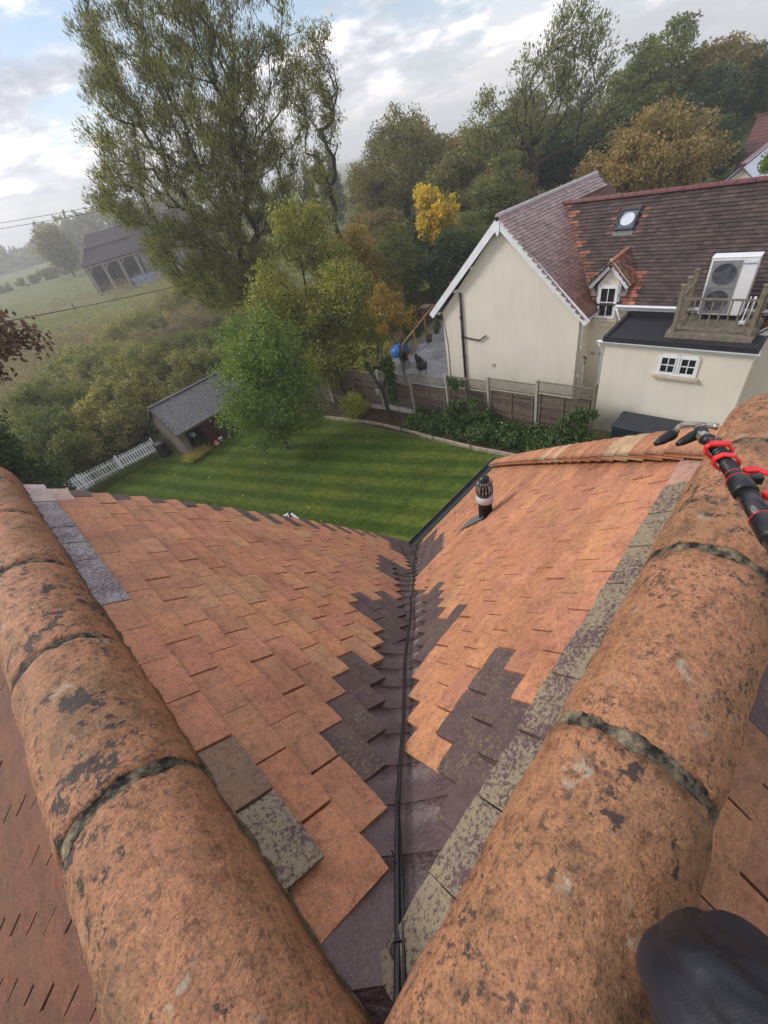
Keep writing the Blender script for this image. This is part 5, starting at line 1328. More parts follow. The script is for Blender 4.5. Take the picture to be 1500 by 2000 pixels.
def birdbox():
    r = empty('bird_box', (11.75, 13.35, -8.25), 'small pale wooden bird box hanging in the bare branched tree', 'bird box')
    bm2 = simple('pale_box_wood', (.38, .34, .27), .8); m = MB(); m.box((11.75, 13.35, -8.17), (.16, .16, .18)); bevel(m.build('box', bm2, r), .005)
    m = MB(); m.box((11.73, 13.35, -8.06), (.22, .22, .02), mat=Matrix.Rotation(.25, 3, 'Y')); m.build('roof', bm2, r)
    MB().tube([(11.665, 13.35, -8.16), (11.672, 13.35, -8.16)], .02, 12).build('entrance_hole', BLACKPL, r)
birdbox()
def debris():
    r = random.Random(14); L = []
    for i in range(90):
        x, y = r.uniform(3, 11), r.uniform(9, 23)
        L.append((x, y, gz(x, y) + .03))
    V, F = crown_np(np.random.RandomState(3), np.array(L), np.full(len(L), .05), 120, .07, .05, 0, .9)
    tag(link('fallen_leaves', npmesh('fallen_leaves', V, F, M_YEL)), 'scattered fallen yellow leaves on the lawn', 'leaves', kind='stuff')
debris()
def garden_gable():
    A = Vector((2.304, 5.752, -4.55)); B = Vector((2.068, 6.916, -5.4)); C = Vector((2.61, 5.342, -5.4))
    r = empty('summer_house', (A.x, A.y, -9.4), 'tip of a dark pyramid roof with white trims beyond the left roof verge', 'summer house')
    DR_ = simple('dark_red_tiles', (.045, .022, .022), .6, .3, .3, 10); D_ = Vector((2 * A.x - B.x, 2 * A.y - B.y, B.z)); E_ = Vector((2 * A.x - C.x, 2 * A.y - C.y, C.z))
    q = [B, C, D_, E_]
    for k in range(4):
        p0, p1 = q[k], q[(k + 1) % 4]; m = MB()
        for j in range(8):
            t0, t1 = j / 8, (j + 1.1) / 8; v = [lerp(A, p0, t0), lerp(A, p0, t1) + Vector((0, 0, .012)), lerp(A, p1, t1) + Vector((0, 0, .012)), lerp(A, p1, t0)]
            m.add(v, [(0, 1, 2, 3)])
        m.build('roof_facet', DR_, r)
        m = MB(); m.bar(A + Vector((0, 0, .01)), p0 + Vector((0, 0, .01)), .035, .03); m.build('hip_trim', WHITE, r)
    MB().lathe([(0, .03), (.03, .02), (.035, 0), (.03, -.03)], 12, c=A).build('finial', BLACKPL, r)
    m = MB()
    for k in range(4): p = lerp(A, q[k], .9); m.bar((p.x, p.y, -9.4), (p.x, p.y, p.z), .1)
    m.build('corner_posts', WHITE, r)
garden_gable()

# ================================================================== cream house
def tile_field(origin, du, dv, nu, nv, w_, g_, name, parent, cols, clip, seed, mat, th=.014):
    """joined plain tiles: origin at the eaves corner, du along the course, dv up the slope"""
    R = np.random.RandomState(seed); o = np.array(origin); du = np.array(du, float); dv = np.array(dv, float); nn = np.cross(du, dv); nn /= np.linalg.norm(nn)
    if nn[2] < 0: nn = -nn
    V = []; C = []
    J, I = np.meshgrid(np.arange(-1, nu + 1), np.arange(nv)); J = J.ravel(); I = I.ravel()
    a = (J + .5 * (I % 2)) * w_ + w_ / 2; b = I * g_
    keep = np.array([clip(p, q) for p, q in zip(a, b)]); a, b, I = a[keep], b[keep], I[keep]; n = len(a)
    hw = w_ / 2 - .003; lift = R.normal(0, .0025, (n, 1)); tl = R.normal(0, .002, (n, 1))
    def pt(da, db, dh, t): return o + (a + da)[:, None] * du + (b + db)[:, None] * dv + (dh + lift + t) * nn
    t0 = pt(-hw, 0, .012 + th, tl); t1 = pt(hw, 0, .012 + th, -tl); t2 = pt(hw, g_ * 1.25, .009, -tl); t3 = pt(-hw, g_ * 1.25, .009, tl)
    b0 = pt(-hw, .012, -.004, tl); b1 = pt(hw, .012, -.004, -tl)
    V = np.stack([t0, t1, t2, t3, b0, b1], 1).reshape(-1, 3); base = (np.arange(n) * 6)[:, None]
    F = np.concatenate([base + np.array([[0, 1, 2, 3]]), base + np.array([[4, 5, 1, 0]])])
    col = np.array([cols(x, y, R) for x, y in zip(a, b)]); C = np.repeat(np.concatenate([col, np.ones((n, 1))], 1), 6, 0)
    me = npmesh(name, V - np.array(parent_loc(parent)), F, mat); at = me.color_attributes.new('tint', 'FLOAT_COLOR', 'POINT'); at.data.foreach_set('color', C.astype(np.float32).ravel())
    ob = link(name, me, parent); ob['kind'] = 'stuff'; return ob
def far_tile_mat(name, rough, spec=.5):
    t = NT(name); a = t.n('ShaderNodeAttribute', attribute_name='tint')
    c = t.mix(1.0, a.outputs['Color'], t.ramp(t.noise(3, 5, .65), [(.3, .75), (.5, 1.0), (.7, 1.25)]), 'MULTIPLY')
    return t.fin(c, rough, spec, t.bump(t.noise(60, 3), .3, .004))
FT = far_tile_mat('dark_house_tile', .6, .35); FT2 = far_tile_mat('wet_shiny_tile', .30, .6)
def window(parent, x, y0, y1, z0, z1, cols, rows, split=1, depth=.07, name='window'):
    """casement window on a wall facing -x"""
    w_ = empty(name, (0, 0, 0), None, None); w_.parent = parent; w_.location = Vector((x, (y0 + y1) / 2, z0)) - parent_loc(parent)
    m = MB(); fw = .055
    for yy in ([y0, y1] + [lerp(y0, y1, i / split) for i in range(1, split)]): m.box((x - .012, yy + (fw / 2 if yy == y0 else -fw / 2 if yy == y1 else 0), (z0 + z1) / 2), (.07, fw, z1 - z0))
    for zz in (z0 + fw / 2, z1 - fw / 2): m.box((x - .010, (y0 + y1) / 2, zz), (.066, y1 - y0 - .004, fw))
    m.build('frame', WHITE, w_)
    for s in range(split):
        a = lerp(y0, y1, s / split) + .05; b = lerp(y0, y1, (s + 1) / split) - .05; c0 = z0 + .05; c1 = z1 - .05; m = MB(); q = .035
        for yy in (a + q / 2, b - q / 2): m.box((x - .028, yy, (c0 + c1) / 2), (.05, q, c1 - c0))
        for zz in (c0 + q / 2, c1 - q / 2): m.box((x - .027, (a + b) / 2, zz), (.048, b - a - .004, q))
        for i in range(1, cols): m.box((x - .026, lerp(a, b, i / cols), (c0 + c1) / 2), (.03, .022, c1 - c0 - .01))
        for i in range(1, rows): m.box((x - .025, (a + b) / 2, lerp(c0, c1, i / rows)), (.028, b - a - .01, .022))
        m.build('casement', WHITE, w_)
        for i in range(cols):
            for j in range(rows):
                ya, yb = lerp(a + q, b - q, i / cols) + .008, lerp(a + q, b - q, (i + 1) / cols) - .008; za, zb_ = lerp(c0 + q, c1 - q, j / rows) + .008, lerp(c0 + q, c1 - q, (j + 1) / rows) - .008
                m = MB(); m.box((x - .012, (ya + yb) / 2, (za + zb_) / 2), (.006, yb - ya + .012, zb_ - za + .012)); m.build('pane', GLASS, w_)
    return w_
def cream_house():
    H = empty('cream_house', (15.0, 9.0, -9.3), 'cream rendered house with steep brown tiled roofs and white bargeboards', 'house')
    gx = 15.0; ya, yb = 5.88, 11.78; ze = -5.78; za = -2.72; ym = 8.86; zb = -9.6
    # gable wing
    m = MB(); m.prism([(ya, zb), (yb, zb), (yb, ze), (ym, za), (ya, ze)], 'x', gx, 22.0); m.build('gable_wall', CREAM, H)
    m = MB(); m.box((18.4, 2.8, (zb - 5.6) / 2), (4.8, 11.4, -5.6 - zb)); m.build('main_wall', CREAM, H)
    # roof of the wing, right hand slope seen from here; ridge sinks slightly to the back
    sl = math.hypot(3.20, 3.22); du = Vector((1, -.06, -.012)); du.normalize()
    right_dir = Vector((0, -(ym - 5.62), -3.20)); rl = right_dir.length; dvv = -right_dir.normalized()
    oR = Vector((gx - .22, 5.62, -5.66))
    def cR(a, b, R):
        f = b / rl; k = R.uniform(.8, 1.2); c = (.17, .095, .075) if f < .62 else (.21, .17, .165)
        c = [lerp(.17, .36, f), lerp(.075, .265, f), lerp(.055, .24, f)]; return [c[0] * k, c[1] * k, c[2] * k]  # wet sheen painted into the tile colour, paler towards the ridge
    LR = 6.9
    def clipR(a, b):
        # cut by the valley with the main roof: b up the slope in metres
        x = gx - .22 + a; zz = -5.66 + b / rl * 3.2
        if zz > -2.95: return a < LR - max(0, (zz + 2.95)) * 0
        return x < 15.75 + (zz + 5.55) * 1.02
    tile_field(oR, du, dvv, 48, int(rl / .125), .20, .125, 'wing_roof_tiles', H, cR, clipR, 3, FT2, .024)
    m = MB(); e = [oR - Vector((0, 0, .06)), oR + Vector((7.2, -.4, -.06)), Vector((22.0, 8.44, -2.60)), Vector((gx - .22, ym, -2.50))]
    m.add(e + [v + Vector((0, 0, .04)) for v in e], [(0, 1, 2, 3), (4, 5, 6, 7), (0, 1, 5, 4), (1, 2, 6, 5), (2, 3, 7, 6), (3, 0, 4, 7)])
    e = [Vector((gx - .22, 12.12, -5.72)), Vector((21.8, 12.0, -5.8)), Vector((22.0, 8.44, -2.60)), Vector((gx - .22, ym, -2.50))]
    m.add(e + [v + Vector((0, 0, .04)) for v in e], [(0, 1, 2, 3), (4, 5, 6, 7), (0, 1, 5, 4), (1, 2, 6, 5), (2, 3, 7, 6), (3, 0, 4, 7)])
    m.build('wing_roof', simple('brown_roof_deck', (.10, .05, .035), .8), H)
    # ridge tiles of the wing
    PR = simple('pale_wet_ridge', (.36, .31, .31), .35, .6, .15, 8); RRD = simple('maroon_ridge', (.115, .028, .030), .4, .5, .2, 8)
    a, b = Vector((gx - .24, ym, -2.50)), Vector((21.7, 8.46, -2.585)); n = 16
    hr_ = [(.115 * math.cos(t), .10 * math.sin(t)) for t in [PI * i / 8 for i in range(9)]]
    def rtile(p, q, mat, nm='ridge_tile', sc=1.0):
        d = (q - p).normalized(); s = d.cross(Vector((0, 0, 1))).normalized(); mm_ = MB()
        V = [pp + s * u * sc + Vector((0, 0, v * sc)) for pp in (p + d * .008, q - d * .008) for u, v in hr_]
        mm_.add(V, [(i, i + 1, i + 10, i + 9) for i in range(8)] + [tuple(range(9)), tuple(range(17, 8, -1))]); mm_.build(nm, mat, H)
    for i in range(n): rtile(lerp(a, b, i / n), lerp(a, b, (i + 1) / n), PR)
    # main roof
    ez, ex = -5.50, 15.72; rz_, rx = -2.94, 18.35
    s_len = math.hypot(rx - ex, rz_ - ez); dvm = Vector((rx - ex, 0, rz_ - ez)).normalized()
    o2 = Vector((ex, 9.2, ez))
    def clipM(a, b):
        y = 9.2 - a; z = ez + b * dvm.z; x = ex + b * dvm.x
        if y < -4: return False
        vy = 5.78 + (z + 5.66) * (ym - 5.62) / 3.2 + (-.06 * (x - gx))
        if y > vy - .02: return False
        if 4.92 < y < 5.74 and z < -4.35 - abs(y - 5.33) * 1.0: return False
        if 5.34 < y < 6.06 and 17.50 < x < 18.02: return False
        return True
    def cM(a, b, R):
        y = 9.2 - a; z = ez + b * dvm.z; x = ex + b * dvm.x; k = R.uniform(.65, 1.35)
        vy = 5.78 + (z + 5.66) * (ym - 5.62) / 3.2 + (-.06 * (x - gx))
        row = int(b / .125)
        near = (vy - y) < .22 + .14 * (row % 3)
        if near: c = (.22, .095, .060)
        elif 17.42 < x < 18.02 and (5.10 < y < 6.30) and row % 2: c = (.16, .065, .048)
        elif z < -4.75 and (4.45 < y < 4.92): c = (.30, .11, .07)
        else: c = (.058, .040, .036)
        return [c[0] * k, c[1] * k, c[2] * k]
    tile_field(o2, (0, -1, 0), tuple(dvm), 70, int(s_len / .125) + 1, .19, .125, 'main_roof_tiles', H, cM, clipM, 4, FT, .026)
    m = MB(); e = [Vector((ex, 8.0, ez - .05)), Vector((ex, -4, ez - .05)), Vector((rx, -4, rz_ - .05)), Vector((rx, 8.6, rz_ - .05))]
    e2 = [Vector((2 * rx - ex, 8.4, ez - .05)), Vector((2 * rx - ex, -4, ez - .05)), Vector((rx, -4, rz_ - .05)), Vector((rx, 8.4, rz_ - .05))]
    for E_ in (e, e2): m.add(E_ + [v + Vector((0, 0, .03)) for v in E_], [(0, 1, 2, 3), (4, 5, 6, 7), (0, 1, 5, 4), (1, 2, 6, 5), (2, 3, 7, 6), (3, 0, 4, 7)])
    m.build('main_roof', simple('dark_roof_deck', (.03, .022, .02), .8), H)
    for i in range(27): rtile(Vector((rx, 8.42 - i * .45, rz_ + .01)), Vector((rx, 8.42 - (i + 1) * .45, rz_ + .01)), RRD)
    # bargeboards with soffit, brackets
    for s, ye, zz in ((-1, 5.52, -5.72), (1, 12.2, -5.80)):
        top = Vector((gx - .25, ym, -2.60)); bot = Vector((gx - .25, ye, zz)); m = MB()
        d = (bot - top).normalized(); m.bar(top + d * .02 + Vector((0, 0, -.06)), bot + Vector((0, 0, -.06)), .03, .24, (1, 0, 0) if False else (0, 0, 1)); m.build('bargeboard', WHITE, H)
        m = MB(); m.bar(top + Vector((.13, 0, -.10)), bot + Vector((.13, 0, -.10)), .24, .02); m.build('soffit', WHITE, H)
        for t in (.36, .62, .9):
            p = lerp(top, bot, t) + Vector((.16, 0, -.30)); m = MB(); m.box(p, (.18, .07, .07)); m.build('bracket', WHITE, H)
    m = MB(); m.prism([(ym - .10, -2.62), (ym + .10, -2.62), (ym + .07, -2.95), (ym, -3.06), (ym - .07, -2.95)], 'x', gx - .285, gx - .266); m.build('apex_block', WHITE, H)
    # red roof verge seen beyond the left bargeboard
    m = MB(); m.box((17.6, 12.35, -5.2), (1.6, .5, .12)); m.build('side_roof_verge', simple('red_tile_far', (.24, .06, .05), .6), H)
    # pipes
    def pipe(pts, rad, nm, mat): return MB().tube(pts, rad, 12).build(nm, mat, H, True)
    pipe([(gx - .07, 10.78, -9.2), (gx - .07, 10.74, -4.95)], .055, 'soil_pipe', BLACKPL)
    pipe([(gx - .07, 10.76, -6.72), (gx - .07, 9.92, -6.80), (gx - .07, 9.60, -6.58)], .030, 'waste_pipe', BLACKPL)
    for z in (-5.9, -7.6, -6.72): MB().tube([(gx - .07, 10.76, z - .05), (gx - .07, 10.76, z + .05)], .07, 12).build('pipe_bracket', BLACKPL, H, True)
    pipe([(gx - .02, 11.66, -9.0), (gx - .02, 11.62, -7.2), (gx - .02, 11.72, -6.2), (gx - .02, 11.74, -5.9)], .012, 'thin_cable', BLACKPL)
    m = MB(); m.box((gx - .02, 9.32, -7.82), (.04, .13, .13)); m.build('wall_vent', simple('vent_beige', (.42, .37, .28), .8), H)
    for y in (5.75, 5.45): m = MB(); m.box((15.985, y - .1, -7.35), (.03, .14, .10)); m.build('wall_vent', simple('vent_beige', (.42, .37, .28), .8), H)
    # gutters and downpipe
    def gutter(p, q, nm='gutter', r=.06, mat=WHITE):
        d = (Vector(q) - Vector(p)).normalized(); s = d.cross(Vector((0, 0, 1))).normalized(); V = []
        prof_ = [(r * math.cos(t), r * math.sin(t)) for t in [PI + PI * i / 8 for i in range(9)]] + [((r - .008) * math.cos(t), (r - .008) * math.sin(t)) for t in [2 * PI - PI * i / 8 for i in range(9)]]
        for pp in (Vector(p), Vector(q)): V += [pp + s * u + Vector((0, 0, v)) for u, v in prof_]
        k = len(prof_); mm_ = MB(); mm_.add(V, [(i, (i + 1) % k, (i + 1) % k + k, i + k) for i in range(k)] + [tuple(range(k)), tuple(range(2 * k - 1, k - 1, -1))]); return mm_.build(nm, mat, H)
    gutter((15.62, 5.02, -5.50), (15.62, -4, -5.53)); m = MB(); m.box((15.70, .5, -5.58), (.025, 9.0, .17)); m.build('fascia', WHITE, H)
    gutter((gx - .2, 5.58, -5.72), (15.9, 5.58, -5.74))
    pipe([(15.1, 5.60, -5.78), (15.12, 5.80, -5.95), (15.16, 5.80, -9.0)], .034, 'downpipe', WHITE)
    for z in (-6.8, -7.9): MB().tube([(15.14, 5.80, z - .05), (15.14, 5.80, z + .05)], .045, 12).build('pipe_collar', WHITE, H, True)
    pipe([(15.3, 5.72, -7.2), (15.3, 5.62, -7.25), (15.3, 5.66, -7.45)], .03, 'overflow_elbow', BLACKPL); pipe([(15.35, 5.70, -7.45), (15.35, 5.70, -9)], .018, 'thin_drain', WHITE)
    pipe([(15.62, 4.95, -5.56), (15.62, 4.88, -5.72), (15.66, 4.78, -5.98), (15.66, 4.74, -6.1)], .034, 'swan_neck', WHITE)
    # dormer
    dx = 15.80; y0, y1 = 5.02, 5.64; yc = 5.33
    m = MB(); m.prism([(y0 - .06, -6.25), (y1 + .06, -6.25), (y1 + .06, -4.92), (yc, -4.42), (y0 - .06, -4.92)], 'x', dx, 17.0); m.build('dormer_wall', CREAM, H)
    window(H, dx - .0, y0, y1, -5.98, -4.93, 2, 2, 1)
    m = MB(); m.box((dx - .06, yc, -6.03), (.14, .84, .06)); m.build('window_sill', simple('stone_sill', (.50, .42, .30), .8), H)
    for s in (-1, 1):
        t_, b_ = Vector((dx - .10, yc, -4.22)), Vector((dx - .10, yc + s * .62, -4.90)); m = MB(); m.bar(t_ + Vector((0, 0, -.05)), b_ + Vector((0, 0, -.05)), .03, .17); m.build('dormer_bargeboard', WHITE, H)
        e = [Vector((dx - .14, yc, -4.19)), Vector((dx - .14, yc + s * .66, -4.91)), Vector((16.45, yc + s * .66, -4.91)), Vector((17.15, yc, -4.19))]
        m = MB(); m.add(e + [v - Vector((0, 0, .04)) for v in e], [(0, 1, 2, 3), (4, 5, 6, 7), (0, 1, 5, 4), (1, 2, 6, 5), (2, 3, 7, 6), (3, 0, 4, 7)]); m.build('dormer_roof', simple('brown_roof_deck', (.10, .05, .035), .8), H)
        dvv2 = (e[0] - e[1]).normalized()
        tile_field(e[1] + Vector((0, 0, .0)), (1, 0, 0), tuple(dvv2), 9, 10, .15, .1, 'dormer_tiles', H, lambda a, b, R: [c * R.uniform(.7, 1.3) for c in ((.28, .12, .07) if R.rand() < .45 else (.13, .07, .05))], lambda a, b: a < .75 + b * .7, 8 + s, FT)
    for i in range(6): rtile(Vector((dx - .14 + i * .23, yc, -4.18)), Vector((dx - .14 + (i + 1) * .23, yc, -4.18)), simple('orange_ridge', (.34, .15, .09), .7), 'dormer_ridge_tile', .6)
    m = MB(); m.box((dx - .14, yc, -4.16), (.05, .09, .09)); m.build('finial', simple('stone_sill', (.50, .42, .30), .8), H)
    for s in (-1, 1): m = MB(); m.bar((15.75, yc + s * .45, -5.25), (16.3, yc + s * .45, -4.72), .22, .02); m.build('lead_flashing', simple('lead', (.13, .13, .13), .5, .5, .3, 20), H)
    # skylight on the slope
    nrm = Vector((-dvm.z, 0, dvm.x)); p0 = Vector((17.50, 5.70, ez + (17.50 - ex) * dvm.z / dvm.x)); Rm = Matrix((dvm, Vector((0, 1, 0)), nrm)).transposed()
    w_ = empty('skylight', (0, 0, 0), None, None); w_.parent = H; w_.location = p0 - parent_loc(H); cc = p0 + dvm * .36 + nrm * .06
    SKM = simple('skylight_frame', (.03, .03, .035), .4, .5)
    for da, db, la, lb in ((-.33, 0, .07, .60), (.33, 0, .07, .60), (0, -.27, .60, .06), (0, .27, .60, .06)):
        m = MB(); m.box(cc + dvm * da + Vector((0, db, 0)), (la, lb, .09), mat=Rm); m.build('frame', SKM, w_)
    m = MB(); m.box(cc - nrm * .01, (.62, .52, .02), mat=Rm); m.build('pane', simple('sky_glass', (.10, .13, .17), .05, .8, .2, 3), w_)
    tor = [cc + nrm * .012 + dvm * (.20 * math.cos(t)) + Vector((0, .20 * math.sin(t), 0)) for t in [2 * PI * i / 28 for i in range(29)]]
    MB().tube(tor, .016, 8, caps=False).build('round_rim', simple('white_rim', (.7, .72, .75), .3), w_, True)
    disc = MB(); ps = [cc + nrm * .006 + dvm * (.19 * math.cos(t)) + Vector((0, .19 * math.sin(t), 0)) for t in [2 * PI * i / 28 for i in range(28)]]; disc.add(ps + [p - nrm * .004 for p in ps], [tuple(range(28))[::-1], tuple(range(28, 56))]); disc.build('round_diffuser', simple('diffuser', (.5, .55, .62), .2, .6, .1), w_)
    m = MB(); m.box(cc - dvm * .45 - nrm * .03, (.16, .62, .012), mat=Rm); m.build('lead_apron', simple('lead', (.13, .13, .13), .5, .5, .3, 20), w_)
    # flat roofed annex
    X1 = 13.83; yl, yr = 4.55, .79; zt = -5.9
    m = MB(); m.box(((X1 + 16.0) / 2, (yl + yr) / 2, (zt - .02 + zb) / 2), (16.0 - X1, yl - yr, zt - .02 - zb)); m.build('annex_wall', CREAM, H)
    m = MB(); m.box(((X1 + 15.98) / 2 - .04, (yl + yr) / 2, zt + .03), (16.0 - X1 + .1, yl - yr + .12, .08)); m.build('flat_roof', FELT, H)
    m = MB(); m.bar((X1 - .02, yl + .02, zt + .10), (15.9, yl + .02, zt + .10), .10, .07); m.bar((X1 - .03, yl, zt + .085), (X1 - .03, yr, zt + .085), .07, .05); m.bar((15.82, yl, zt + .16), (15.82, yr, zt + .16), .16, .26); m.build('felt_upstand', FELT, H)
    m = MB(); m.box((X1 - .04, (yl + yr) / 2, zt - .035), (.05, yl - yr + .16, .15)); m.build('annex_fascia', WHITE, H)
    gutter((X1 - .11, yl + .22, zt + .01), (X1 - .11, yr - .10, zt + .0)); 
    pipe([(X1 - .11, yl + .16, zt - .03), (X1 - .10, yl + .12, zt - .15), (X1 + .02, yl + .06, zt - .28), (X1 + .02, yl + .045, -9.1)], .03, 'downpipe', WHITE)
    window(H, X1, 1.93, 2.95, -6.78, -6.17, 2, 2, 2)
    m = MB(); m.box((X1 - .05, 2.44, -6.83), (.14, 1.18, .07)); m.build('window_sill', simple('stone_sill', (.50, .42, .30), .8), H)
    # low gabled bay right of the deck
    bx = 14.9; m = MB(); m.prism([(-1.6, zb), (.785, zb), (.785, -5.98), (.60, -5.80), (-.5, -4.75), (-1.6, -5.80)], 'x', bx, 17.5); m.build('side_gable_wall', CREAM, H)
    for s in (-1, 1): m = MB(); m.bar((bx - .14, -.5, -4.66), (bx - .14, -.5 + s * 1.62, -6.02 + .02), .03, .20); m.build('side_bargeboard', WHITE, H)
    for s in (-1, 1):
        e = [Vector((bx - .2, -.5, -4.54)), Vector((bx - .2, -.5 + s * 1.66, -5.93)), Vector((16.0, -.5 + s * 1.66, -5.93)), Vector((16.9, -.5, -4.54))]; m = MB(); m.add(e + [v - Vector((0, 0, .05)) for v in e], [(0, 1, 2, 3), (4, 5, 6, 7), (0, 1, 5, 4), (1, 2, 6, 5), (2, 3, 7, 6), (3, 0, 4, 7)]); m.build('side_gable_roof', simple('brown_roof_deck', (.10, .05, .035), .8), H)
cream_house()
def deck():
    zt = -5.82; r = empty('roof_platform', (15, 2, zt), 'green tinged timber platform with balustrade on the flat roof', 'platform')
    x0, x1, y0, y1 = 14.20, 15.78, 1.02, 3.0
    n = 12
    for i in range(n):
        x = lerp(x0 + .07, x1 - .07, i / (n - 1)); m = MB(); m.box((x, (y0 + y1) / 2, zt + .115), (.13, y1 - y0, .028)); m.build('deck_board', DECKW, r)
    m = MB(); m.box((x0 - .01, (y0 + y1) / 2, zt + .05), (.045, y1 - y0 + .06, .13)); m.build('edge_beam', DECKW, r)
    for y in (y0, y1): m = MB(); m.box(((x0 + x1) / 2, y + (.02 if y == y1 else -.02), zt + .05), (x1 - x0, .04, .12)); m.build('edge_beam', DECKW, r)
    for x, y in ((14.30, 2.88), (14.95, 2.90), (15.62, 2.90), (14.30, 1.12), (15.62, 1.12), (14.95, 1.12)):
        p = empty('post', (0, 0, 0), None, None); p.parent = r; p.location = Vector((x, y, zt)) - parent_loc(r)
        m = MB(); m.box((x, y, zt + .72), (.10, .10, 1.28)); bevel(m.build('newel', DECKW, p), .006)
        m = MB(); m.box((x, y, zt + 1.375), (.13, .13, .035)); bevel(m.build('newel_cap', DECKW, p), .01)
    def rail(a, b, nb):
        a, b = Vector(a), Vector(b)
        for z in (1.02, .24): m = MB(); m.bar(a + Vector((0, 0, zt + z)), b + Vector((0, 0, zt + z)), .065 if z > 1 else .045, .04); m.build('rail', DECKW, r)
        for i in range(nb):
            p = lerp(a, b, (i + .5) / nb); m = MB(); m.box((p.x, p.y, zt + .63), (.036, .036, .76)); m.build('baluster', DECKW, r)
    rail((14.30, 2.83, 0), (14.30, 1.17, 0), 8); rail((14.35, 2.90, 0), (14.90, 2.90, 0), 3); rail((15.0, 2.90, 0), (15.57, 2.90, 0), 3); rail((14.35, 1.12, 0), (15.57, 1.12, 0), 6)
deck()
def heat_pump():
    zt = -5.66; r = empty('air_source_heat_pump', (15.6, 2.04, zt), 'tall white twin fan outdoor heat pump unit on the timber platform', 'heat pump')
    x0, x1, y0, y1, z0, z1 = 15.30, 15.64, 1.53, 2.58, zt + .10, zt + 1.58
    WH = simple('white_casing', (.70, .71, .72), .35, .4, .04, 3); GR = simple('grille_grey', (.20, .205, .21), .5, .4)
    m = MB(); m.box(((x0 + x1) / 2, (y0 + y1) / 2, (z0 + z1) / 2), (x1 - x0, y1 - y0, z1 - z0)); bevel(m.build('casing', WH, r), .02, 3)
    m = MB(); m.box(((x0 + x1) / 2, (y0 + y1) / 2, z1 + .012), (x1 - x0 + .03, y1 - y0 + .02, .03)); bevel(m.build('top_cover', simple('white_cover', (.80, .82, .85), .3, .4, .03), r), .01)
    fy = 2.20
    for k, zc in enumerate((z1 - .40, z0 + .40)):
        g_ = empty('fan_grille', (0, 0, 0), None, None); g_.parent = r; g_.location = Vector((x0, fy, zc)) - parent_loc(r)
        m = MB(); m.box((x0 - .006, fy, zc), (.012, .66, .68)); m.build('grille_plate', simple('grille_plate_grey', (.33, .335, .34), .5), g_)
        q = Matrix.Rotation(PI / 2, 3, 'Y').transposed()
        MB().lathe([(0, .0), (.27, 0), (.275, .006)], 36, M=Matrix.Rotation(-PI / 2, 3, 'Y'), c=(x0 - .013, fy, zc)).build('fan_opening', simple('fan_dark', (.05, .055, .07), .5), g_, True)
        m = MB()
        for i in range(-13, 14):
            y = i * .0245; m.bar((x0 - .026, fy + y, zc - .33), (x0 - .026, fy + y, zc + .33), .004, .004)
        for i in (-.33, -.165, 0, .165, .33): m.bar((x0 - .028, fy - .33, zc + i), (x0 - .028, fy + .33, zc + i), .004, .004)
        m.build('grille_bars', simple('grille_bar', (.17, .18, .20), .5), g_)
        for rr_ in (.09, .27): MB().tube([(x0 - .029, fy + rr_ * math.cos(t), zc + rr_ * math.sin(t)) for t in [2 * PI * i / 32 for i in range(33)]], .005, 5, caps=False).build('grille_ring', simple('grille_bar', (.17, .18, .20), .5), g_)
        m = MB()
        for b_ in range(3):
            a_ = b_ * 2 * PI / 3 + k; m.bar((x0 - .016, fy, zc), (x0 - .019, fy + .25 * math.cos(a_), zc + .25 * math.sin(a_)), .12, .003, (1, 0, 0))
        m.build('fan_blade', simple('fan_blade', (.09, .095, .11), .4), g_)
        m = MB(); m.box((x0 - .016, fy + .28, zc - .355), (.006, .08, .018)); m.build('badge', WH, g_)
    
    for y in (1.65, 2.45): m = MB(); m.box(((x0 + x1) / 2, y, zt + .05), (.36, .10, .11)); m.build('foot', BLACKPL, r)
    m = MB(); m.box(((x0 + x1) / 2, 2.05, zt + .02), (.30, .9, .03)); m.build('drip_tray', BLACKPL, r)
    cu = bpy.data.curves.new('maker_lettering', 'FONT'); cu.body = 'SAMSUNG'; cu.size = .062; cu.extrude = .0015; cu.align_x = 'CENTER'; cu.space_character = 1.05
    to = bpy.data.objects.new('tmp', cu); COL.objects.link(to); bpy.context.view_layer.update()
    me = bpy.data.meshes.new_from_object(to.evaluated_get(bpy.context.evaluated_depsgraph_get())); bpy.data.objects.remove(to)
    me.materials.clear(); me.materials.append(simple('blue_lettering', (.02, .04, .30), .5))
    o = link('maker_lettering', me, r); o.location = Vector((x0 - .006, 1.70, z1 - .17)) - parent_loc(r); o.rotation_euler = (PI / 2, 0, -PI / 2)
    sb = empty('satellite_bracket', (15.2, 1.42, zt), 'small white angled bracket frame beside the heat pump', 'bracket')
    m = MB(); m.bar((15.0, 1.34, zt + .06), (15.3, 1.34, zt + .62), .05, .02); m.bar((15.0, 1.44, zt + .06), (15.3, 1.44, zt + .62), .02, .02); m.box((14.97, 1.40, zt + .05), (.10, .18, .06)); m.build('frame', WHITE, sb)
heat_pump()
def annex_bin():
    r = empty('storage_box', (12.9, 3.1, -9.1), 'large dark blue black plastic storage box standing against the cream annex wall', 'storage box')
    mt = simple('dark_blue_plastic', (.012, .018, .028), .35, .5, .1)
    m = MB(); m.box((13.15, 2.7, -8.65), (.95, 1.75, .9)); bevel(m.build('body', mt, r), .05, 3)
    m = MB(); m.box((13.15, 2.7, -8.16), (1.02, 1.82, .12)); bevel(m.build('lid', mt, r), .05, 3)
    for i in range(5): m = MB(); m.box((12.66, 2.1 + i * .3, -8.6), (.04, .10, .6)); m.build('rib', mt, r)
annex_bin()

